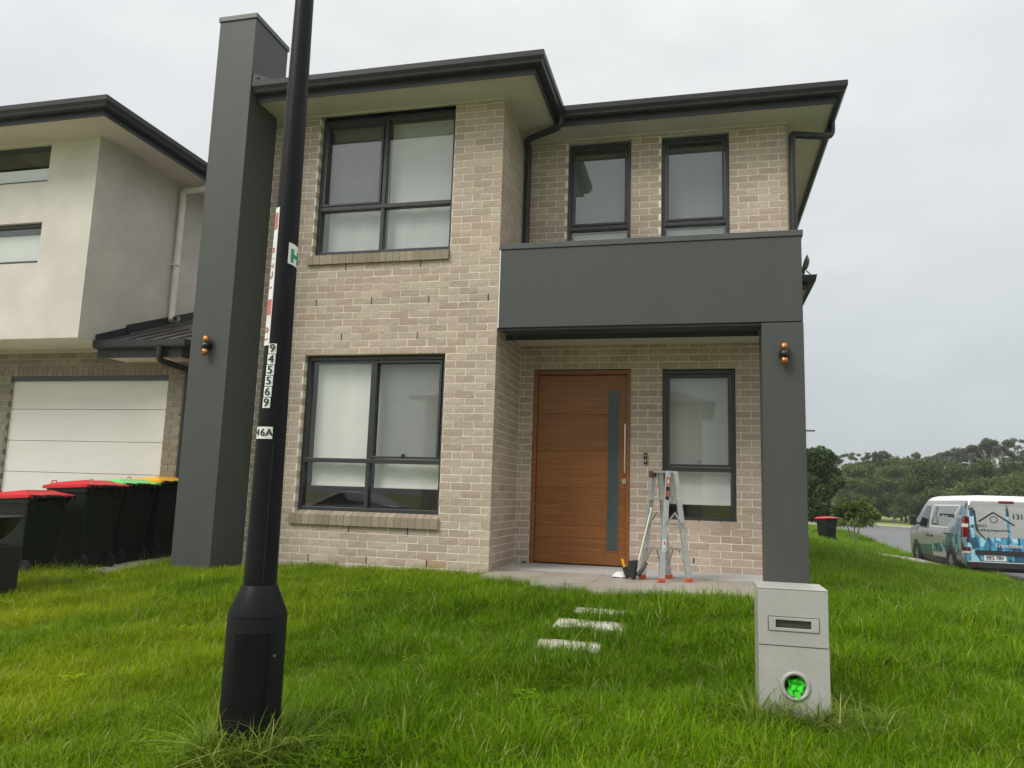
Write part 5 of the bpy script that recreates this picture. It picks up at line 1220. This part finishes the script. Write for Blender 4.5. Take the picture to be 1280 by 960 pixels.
# bushy multi-stemmed shrub with drooping large leaves
def shrub():
    L_ = (8.42, 27.4, -1.13); t = thing('shrub', L_, 'bushy green shrub with thin bare stems on the verge beside the red lidded bin', 'shrub'); off = Vector(L_)
    mb = MB(); r2 = np.random.default_rng(11); bl = []
    for k in range(34):
        a = r2.random()*6.28; rr = .95*math.sqrt(r2.random()); bl.append((rr*math.cos(a), rr*math.sin(a)*.9, 1.30+.38*r2.random()-.25*rr, .22, .22, .20))
    leaf_cloud(mb, bl, 2600, .19, 2.4, 12, .35)
    vs = []
    for k in range(420):    # drooping skirt of long leaves
        a = r2.random()*6.28; rr = .35+.55*r2.random(); p = Vector((rr*math.cos(a), rr*math.sin(a), .80+.30*r2.random())); d = Vector((math.cos(a)*.6, math.sin(a)*.6, -1.0)).normalized(); w = Vector((-math.sin(a), math.cos(a), 0))*.035; l = .16+.16*r2.random()
        k0 = len(mb.v); mb.add([p, p+d*l*.5+w, p+d*l, p+d*l*.5-w], [(0, 1, 2, 3)])
    mb.v = [(p[0]+off.x, p[1]+off.y, p[2]+off.z) for p in mb.v]; mb.build('crown', M['leafshrub'], t, recalc=False)
    for k, (dx, dy, ex, ey) in enumerate(((-.05, 0, -.35, .1), (.02, .03, .02, -.1), (.06, -.02, .36, .05), (0, -.05, .15, .25))):
        mb = MB(); mb.tube([(off.x+dx, off.y+dy, off.z-.1), (off.x+dx*1.5+ex*.3, off.y+dy+ey*.3, off.z+.5), (off.x+ex, off.y+ey, off.z+1.15)], [.03, .024, .012], 6); mb.build('stem', M['palebark'], t)
shrub()

# woodland across the street: prototypes copied as individual trees
def proto(name, label, group, R_, H0, H1, nb_, nl, size, lm, tm, tr, seed, flat=1.0, shell=.5):
    r2 = np.random.default_rng(seed); bl = crown_blobs(r2, R_, H0, H1, nb_, 1.0, flat)
    return tree(name, label, (0, 0, 0), bl, nl, size, lm, lambda mb: trunk_geo(mb, H0+(H1-H0)*.6, tr, 9, r2, .12, R_*.8), tm, group, seed+50, 1.5, shell)
def gum(seed):
    r2 = np.random.default_rng(seed); bl = []; H = 13.0; mbt = []
    tips = []
    for k in range(9):
        a = r2.random()*6.28; rr = .8+2.6*math.sqrt(r2.random()); z = H-1.0-1.9*(rr/3.4)**1.4+r2.normal()*.35; tips.append((rr*math.cos(a), rr*math.sin(a), z))
        for q in range(4):
            s = .40+.40*r2.random(); bl.append((rr*math.cos(a)+r2.normal()*.6, rr*math.sin(a)+r2.normal()*.6, z+r2.normal()*.34, s, s, s*.66))
    def tr(mb):
        mb.tube([(0, 0, -.3), (.2, .1, 4), (.05, -.1, 7.5), (.2, 0, 9.3)], [.24, .20, .15, .11], 8)
        for (x, y, z) in tips: mb.tube([(.1, -.05, 7.6+1.2*r2.random()), (x*.55, y*.55, z-1.3), (x, y, z-.1)], [.085, .06, .025], 6)
    return tree('gum_tree', 'tall gum tree with open flat topped crown showing sky between its limbs', (0, 0, 0), bl, 5200, .25, M['leafgum'], tr, M['palebark'], 'gum trees rising above the woodland', seed+9, 1.6, .15)
WG = 'woodland trees across the street'
protos = [proto('woodland_tree', None, WG, 2.5, 1.0, 7.0, 90, 9000, .24, M['leafwood'], M['palebark'], .15, 21, .75, .35),
          proto('woodland_tree', None, WG, 2.0, 1.2, 8.4, 90, 9000, .24, M['leafwood'], M['bark'], .15, 22, .75, .35),
          proto('woodland_tree', None, WG, 2.2, .2, 3.6, 70, 8000, .20, M['leafwood'], M['bark'], .09, 23, .75, .35)]
gums = [gum(31), gum(32), gum(33)]
used = set()
def where_seen(px):
    for lim, w in ((1062, 'behind the dense street tree'), (1104, 'behind the leafy shrub'), (1142, 'between the shrub and the van'), (1180, "above the van's front door"), (1222, "above the van's side window"), (1285, "above the van's rear doors")):
        if px < lim: return w
    return 'beyond the van, past the edge of the photo'
def scatter(pr_list, px, d, s, look):
    k = pr_list[int(rg.integers(len(pr_list)))]
    o = k if k.name not in used else copy_tree(k); used.add(k.name)
    x, y = ray_at(px, d)
    lim = float(edge(y))+ROADW+6.5
    if x < lim: x = lim+rg.random()
    o['label'] = look+' '+where_seen(px)
    o.location = (x, y, -1.12); o.rotation_euler = (0, 0, rg.random()*6.28); o.scale = (s*(.9+.2*rg.random()), s, s); return o
def ray_at(px, dist):       # ground position at an angle across the view, at a distance
    a = math.atan((px-640)/FPX)-YAW; return CAM.x+dist*math.sin(a)/math.cos(a+YAW), CAM.y+dist*math.cos(a)/math.cos(a+YAW)
for px in range(1052, 1350, 17):
    scatter([protos[2]], px+rg.normal()*4, 66+rg.normal()*3, .8+.35*rg.random(), 'low spreading woodland bush')
for px in range(1030, 1360, 17):
    scatter([protos[0], protos[1]], px+rg.normal()*5, 78+rg.normal()*4, .66+.16*rg.random(), 'rounded olive woodland tree')
for px in range(1010, 1370, 20):
    scatter([protos[0], protos[1]], px+rg.normal()*5, 92+rg.normal()*4, .72+.18*rg.random(), 'taller dim rear woodland tree')
for px, d, s in ((1062, 98, .66), (1098, 92, .66), (1118, 104, .66), (1150, 92, .66), (1178, 97, .70), (1199, 94, .70), (1226, 96, .80), (1245, 92, .80), (1268, 96, .84), (1300, 94, .86), (1345, 95, .84)):
    scatter(gums, px, d, s, 'gum tree with open flat topped crown')
# ------------------------------------------------------------------ street light behind the pillar, far off
sl = thing('street_light', (7.9, 45, -1.13), 'slim street light with a flat lamp head reaching past the porch pillar', 'street light')
mb = MB(); mb.tube([(7.9, 45, -1.2), (7.9, 45, 5.1)], [.07, .045], 10); mb.build('pole', M['gutter'], sl)
mb = MB(); mb.tube([(7.9, 45, 5.08), (8.6, 45, 5.16)], .03, 8); mb.build('arm', M['gutter'], sl)
mb = MB(); mb.box(8.55, 9.32, 44.85, 45.15, 5.12, 5.20); mb.build('lamp_head', M['gutter'], sl, bev=.02)

# ------------------------------------------------------------------ what the windows mirror: the far side of the front street
oh = thing('house', (-4, -27, -1.1), 'pale rendered house across the street mirrored in the front windows', 'house')
mb = MB(); panel(mb, 'y', -34.0, 7.0, [-11.0, 2.2], [-1.2, 5.0], []); mb.build('render_wall', M['render'], oh)
for (x0, x1, z0, z1) in ((-9.5, -8.2, 2.6, 4.2), (-6.0, -4.6, 2.6, 4.2), (-2.6, -.6, 2.6, 4.2), (-2.8, -1.0, -.6, 1.4)):
    t = MB(); t.box(x0, x1, -27.0, -26.94, z0, z1); w = t.build('window', M['frame'], oh); pane_box(w, 'pane', x0+.07, x1-.07, -26.938, z0+.07, z1-.07, M['frost'])
mb = MB(); mb.box(-9.6, -5.0, -27, -26.95, -1.1, 1.3); mb.build('garage_door', M['doorpanel'], oh)
mb = MB(); mb.add([(-11.6, -34.6, 5.0), (2.8, -34.6, 5.0), (2.8, -26.4, 5.0), (-11.6, -26.4, 5.0), (-7.5, -30.5, 6.7), (-1.3, -30.5, 6.7)], [(3, 2, 1, 0), (0, 1, 5, 4), (1, 2, 5), (2, 3, 4, 5), (3, 0, 4)]); mb.box(-11.6, 2.8, -26.4, -26.36, 4.85, 5.05); mb.build('roof', M['roof'], oh)
def parked_car():
    cx_, cy_, cz_ = -11.6, -21.0, -1.12
    c = thing('car', (cx_, cy_, cz_), 'silver sedan parked across the street, mirrored in the lower window', 'car')
    prof = [(-2.25, .35), (-2.28, .62), (-2.1, .84), (-1.45, .93), (-.75, 1.36), (-.3, 1.45), (.45, 1.44), (1.05, 1.30), (1.65, .98), (2.15, .93), (2.28, .70), (2.26, .35)]
    glz = [(-1.25, .95), (-.68, 1.33), (-.28, 1.40), (.42, 1.39), (.95, 1.27), (1.45, .98)]
    silver = mat('silver car paint', (.55, .56, .57), .28, .04, 3, metal=.3, coat=.4)
    def ext(pts, y0, y1, inset):
        t = MB(); n = len(pts); A = [(cx_+x, cy_+y0+(inset if z > 1 else 0), cz_+z) for x, z in pts]; B_ = [(cx_+x, cy_+y1-(inset if z > 1 else 0), cz_+z) for x, z in pts]
        t.add(A+B_, [tuple(range(n)), tuple(range(2*n-1, n-1, -1))]+[(i, i+n, (i+1) % n+n, (i+1) % n) for i in range(n)]); return t
    ext(prof, -.86, .86, .16).build('body', silver, c, bev=.05)
    dg = mat('car glass', (.015, .018, .02), .06, .1, 3, spec=.8)
    ext([(x, z) for x, z in glz], -.87, .87, .165).build('window', dg, c)
    for x in (-1.38, 1.42):
        for s in (-1, 1):
            t = MB(); t.tube([(cx_+x, cy_+s*.70, cz_+.31), (cx_+x, cy_+s*.88, cz_+.31)], .31, 22); w = t.build('wheel', M['rubber'], c)
            t = MB(); t.tube([(cx_+x, cy_+s*.88, cz_+.31), (cx_+x, cy_+s*.89, cz_+.31)], .2, 18); t.build('rim', M['steel'], w)
parked_car()

# ------------------------------------------------------------------ grass
def blade_clump(name, nb_, h, spread, w, bendy, seed, m, seg=3):
    r2 = np.random.default_rng(seed); vs = []; fs = []
    for k in range(nb_):
        a = r2.random()*6.28; rr = spread*math.sqrt(r2.random()); p = np.array([rr*math.cos(a), rr*math.sin(a), -.02])
        ha = r2.random()*6.28; hd = np.array([math.cos(ha), math.sin(ha), 0]); sd = np.array([-math.sin(ha), math.cos(ha), 0])
        L_ = h*(.45+.75*r2.random()); bd = bendy*(.25+r2.random()); ww = w*(.6+.8*r2.random())
        b = len(vs)
        for s in range(seg+1):
            t = s/seg; q = p+hd*L_*bd*t*t*.8+np.array([0, 0, L_*(t-.42*bd*t*t)]); wd = ww*(1-t**1.6)*.5
            if s < seg: vs += [tuple(q-sd*wd), tuple(q+sd*wd)]
            else: vs.append(tuple(q))
        for s in range(seg-1): fs.append((b+2*s, b+2*s+1, b+2*s+3, b+2*s+2))
        fs.append((b+2*(seg-1), b+2*(seg-1)+1, b+2*seg))
    me = bpy.data.meshes.new(name); me.from_pydata(vs, [], fs); me.materials.append(m); me.update()
    for p_ in me.polygons: p_.use_smooth = True
    return bpy.data.objects.new(name, me)
def scatter_gn(name, src, P, S, seed):
    """one object: points carrying a scale and a turn, each showing one of the source clumps"""
    col = bpy.data.collections.new(name+'_clumps')
    for o in src: col.objects.link(o)
    me = bpy.data.meshes.new(name); me.from_pydata(P.tolist(), [], []); n = len(P); r2 = np.random.default_rng(seed)
    a = me.attributes.new('scl', 'FLOAT', 'POINT'); a.data.foreach_set('value', S.astype(np.float32))
    rot = np.stack([r2.normal(0, .10, n), r2.normal(0, .10, n), r2.random(n)*6.283], 1).astype(np.float32)
    a = me.attributes.new('rot', 'FLOAT_VECTOR', 'POINT'); a.data.foreach_set('vector', rot.ravel())
    a = me.attributes.new('pick', 'INT', 'POINT'); a.data.foreach_set('value', r2.integers(0, len(src), n).astype(np.int32))
    o = bpy.data.objects.new(name, me); COL.objects.link(o); tag(o, kind='stuff')
    ng = bpy.data.node_groups.new(name, 'GeometryNodeTree'); ng.interface.new_socket('Geometry', in_out='INPUT', socket_type='NodeSocketGeometry'); ng.interface.new_socket('Geometry', in_out='OUTPUT', socket_type='NodeSocketGeometry')
    N, L = ng.nodes, ng.links; i = N.new('NodeGroupInput'); u = N.new('NodeGroupOutput'); ip = N.new('GeometryNodeInstanceOnPoints'); ci = N.new('GeometryNodeCollectionInfo')
    ci.inputs['Collection'].default_value = col; ci.inputs['Separate Children'].default_value = True; ci.inputs['Reset Children'].default_value = True
    def attr(nm, ty):
        q = N.new('GeometryNodeInputNamedAttribute'); q.data_type = ty; q.inputs['Name'].default_value = nm; return q.outputs['Attribute']
    L.new(i.outputs[0], ip.inputs['Points']); L.new(ci.outputs[0], ip.inputs['Instance']); ip.inputs['Pick Instance'].default_value = True
    L.new(attr('pick', 'INT'), ip.inputs['Instance Index']); L.new(attr('rot', 'FLOAT_VECTOR'), ip.inputs['Rotation']); L.new(attr('scl', 'FLOAT'), ip.inputs['Scale'])
    L.new(ip.outputs[0], u.inputs[0]); md = o.modifiers.new('scatter', 'NODES'); md.node_group = ng; return o
def on_lawn(x, y):
    k = np.ones(len(x), bool)
    def out(x0, x1, y0, y1): return ~((x > x0) & (x < x1) & (y > y0) & (y < y1))
    k &= out(-3.02, 3.29, -.02, 14); k &= out(CLX0, CLX1, CLY0, .2); k &= out(0, .61, -.37, 2); k &= out(.59, 1.21, -.63, 2); k &= out(1.19, 3.27, -.85, 2); k &= out(-5.3, -3.90, -1.14, .8); k &= out(-9.05, -5.25, -12, .8)
    k &= out(LX0+.01, LX1-.01, LY0+.01, LY1-.01); k &= out(6.43, 8.6, 13.9, 16.55); k &= ((x-PXX)**2+(y-PYY)**2 > .14**2)
    for (xa, xb, ya, yb) in ((1.06, 1.52, -2.52, -2.31), (1.10, 1.66, -1.97, -1.735), (1.22, 1.66, -1.52, -1.40)): k &= out(xa, xb, ya, yb)
    k &= out(-3.5, -3.0, -.1, 12); k &= (x < edge(y)-.17); k &= out(-14, -3.9, .6, 12)
    return k
def pts(n, x0, x1, y0, y1, seed):
    r2 = np.random.default_rng(seed); x = x0+(x1-x0)*r2.random(n); y = y0+(y1-y0)*r2.random(n); k = on_lawn(x, y); return x[k], y[k]
def noise2(x, y, s, seed):
    r2 = np.random.default_rng(seed); v = 0
    for k in range(7):
        a = r2.random()*6.28; f = s*(.6+1.2*r2.random()); v = v+np.sin(f*(x*math.cos(a)+y*math.sin(a))+r2.random()*6.28)
    return v/7**.5
clumps = [blade_clump('clump', 21, .155, .085, .0062, 1.15, 40+k, M['grass']) for k in range(7)]
X = []; Y = []; S = []
for n, a, s0 in ((30000, (-4.7, 4.6, -6.0, -2.6), .95), (21000, (-5.2, 6.5, -2.6, 0.4), 1.0), (9000, (3.2, 8.7, -2.6, 6.0), 1.15), (9000, (3.2, 8.7, 6, 16), 1.35), (8000, (3.2, 9.9, 16, 30), 1.5), (5000, (3.2, 11, 30, 50), 1.7), (3500, (4.6, 9, -6, -2.6), 1.1), (2500, (-6, 9, -9, -6), 1.2)):
    x, y = pts(n, *a, len(X)+3); X.append(x); Y.append(y); q = s0*(1+.13*noise2(x, y, 2.2, 2)+.20*noise2(x, y, 7, 5)); q *= np.where(x < -.2, .85, 1.06); S.append(q*(.75+.5*rng.random(len(x))))
X = np.concatenate(X); Y = np.concatenate(Y); S = np.concatenate(S)
scatter_gn('grass', clumps, np.stack([X, Y, ground(X, Y)-.005], 1), S, 1)
# longer tufts at the post, letterbox, slab edge, wall foot and here and there
long_ = [blade_clump('tuft', 16, .30, .05, .0062, 1.35, 60+k, M['tuft'], 5) for k in range(5)]
TX, TY, TS = [], [], []
def ringpts(cx_, cy_, r0, r1, n, s0, s1, a0=0, a1=6.28):
    for k in range(n):
        a = random.uniform(a0, a1); r_ = random.uniform(r0, r1); TX.append(cx_+r_*math.cos(a)); TY.append(cy_+r_*math.sin(a)); TS.append(random.uniform(s0, s1))
ringpts(PXX, PYY, .16, .24, 46, .95, 1.6, cang-1.5, cang+1.5); ringpts(PXX+.2, PYY-.2, .0, .3, 14, .6, 1.0); ringpts(PXX, PYY, .17, .3, 20, .6, 1.1)
def linepts(x0, y0, x1, y1, n, s0, s1, j=.05):
    for k in range(n):
        t = random.random(); TX.append(x0+(x1-x0)*t+random.uniform(-j, j)); TY.append(y0+(y1-y0)*t+random.uniform(-j, j)); TS.append(random.uniform(s0, s1))
linepts(LX0-.05, LY0-.07, LX1+.3, LY0-.07, 56, .7, 1.3, .06); linepts(LX1+.08, LY0, LX1+.08, LY1, 9, .5, .85)
linepts(.6, -.91, 2.9, -.91, 120, .4, .85, .05); linepts(.05, -.45, .6, -.55, 34, .4, .8, .08); linepts(.55, -.5, 1.2, -.75, 34, .4, .85, .08); linepts(-2.9, -.10, 0, -.10, 36, .25, .65, .05); linepts(-3.6, -.72, -2.95, -.72, 9, .25, .5)
linepts(-4.9, -1.65, -3.85, -1.6, 30, .5, .85, .1); linepts(-5.0, -1.2, -3.9, -1.15, 34, .4, .75, .06); linepts(-3.85, -1.8, -3.8, .5, 18, .3, .6, .06)
for k in range(700):
    x, y = random.uniform(-4.6, 7.5), random.uniform(-5.6, -.4); TX.append(x); TY.append(y); TS.append(random.uniform(.35, .75))
for k in range(160):
    x, y = random.uniform(3.4, 8.3), random.uniform(-.4, 13); TX.append(x); TY.append(y); TS.append(random.uniform(.35, .7))
TX, TY, TS = np.array(TX), np.array(TY), np.array(TS); k = on_lawn(TX, TY); TX, TY, TS = TX[k], TY[k], TS[k]
scatter_gn('long_grass', long_, np.stack([TX, TY, ground(TX, TY)], 1), TS, 2)
# broad leaved weeds and clover
def weed(seed):
    r2 = np.random.default_rng(seed); vs = []; fs = []
    for k in range(26):
        a = r2.random()*6.28; rr = .10*math.sqrt(r2.random()); z = .06+.05*r2.random(); c_ = np.array([rr*math.cos(a), rr*math.sin(a), z])
        for q in range(3):
            b = a+q*2.09; d = np.array([math.cos(b), math.sin(b), .15]); s_ = np.array([-math.sin(b), math.cos(b), 0]); l = .016+.01*r2.random(); k0 = len(vs)
            vs += [tuple(c_), tuple(c_+d*l*.6+s_*l*.45), tuple(c_+d*l), tuple(c_+d*l*.6-s_*l*.45)]; fs.append((k0, k0+1, k0+2, k0+3))
    me = bpy.data.meshes.new('weed'); me.from_pydata(vs, [], fs); me.materials.append(M['grass']); me.update(); return bpy.data.objects.new('weed', me)
WX, WY = [], []
for (cx_, cy_, r_, n) in ((.45, -4.5, .22, 14), (-.6, -1.4, .3, 5), (-4.2, -2.6, .4, 18), (.9, -1.1, .4, 5), (2.2, -1.1, .4, 6), (-1.3, -3.5, 1.4, 6), (2, -3.8, 1.2, 5)):
    for k in range(n): WX.append(cx_+random.gauss(0, r_*.6)); WY.append(cy_+random.gauss(0, r_*.6))
WX, WY = np.array(WX), np.array(WY); k = on_lawn(WX, WY); WX, WY = WX[k], WY[k]
scatter_gn('clover', [weed(1), weed(2), weed(3)], np.stack([WX, WY, ground(WX, WY)], 1), rng.uniform(.6, 1.0, len(WX)), 3)
bpy.context.view_layer.update()

# ------------------------------------------------------------------ rain haze: a thin even veil of air around the whole place
hz = MB(); hz.box(-640, 640, -640, 960, -3.0, 16.5)
hm = bpy.data.materials.new('rain haze'); hm.use_nodes = True; hn = hm.node_tree; hn.nodes.clear()
ho_ = hn.nodes.new('ShaderNodeOutputMaterial'); pv = hn.nodes.new('ShaderNodeVolumePrincipled'); pv.inputs['Density'].default_value = .0008; pv.inputs['Color'].default_value = (.86, .88, .89, 1); pv.inputs['Anisotropy'].default_value = .2
hn.links.new(pv.outputs[0], ho_.inputs['Volume']); hz.build('haze', hm, kind='stuff')
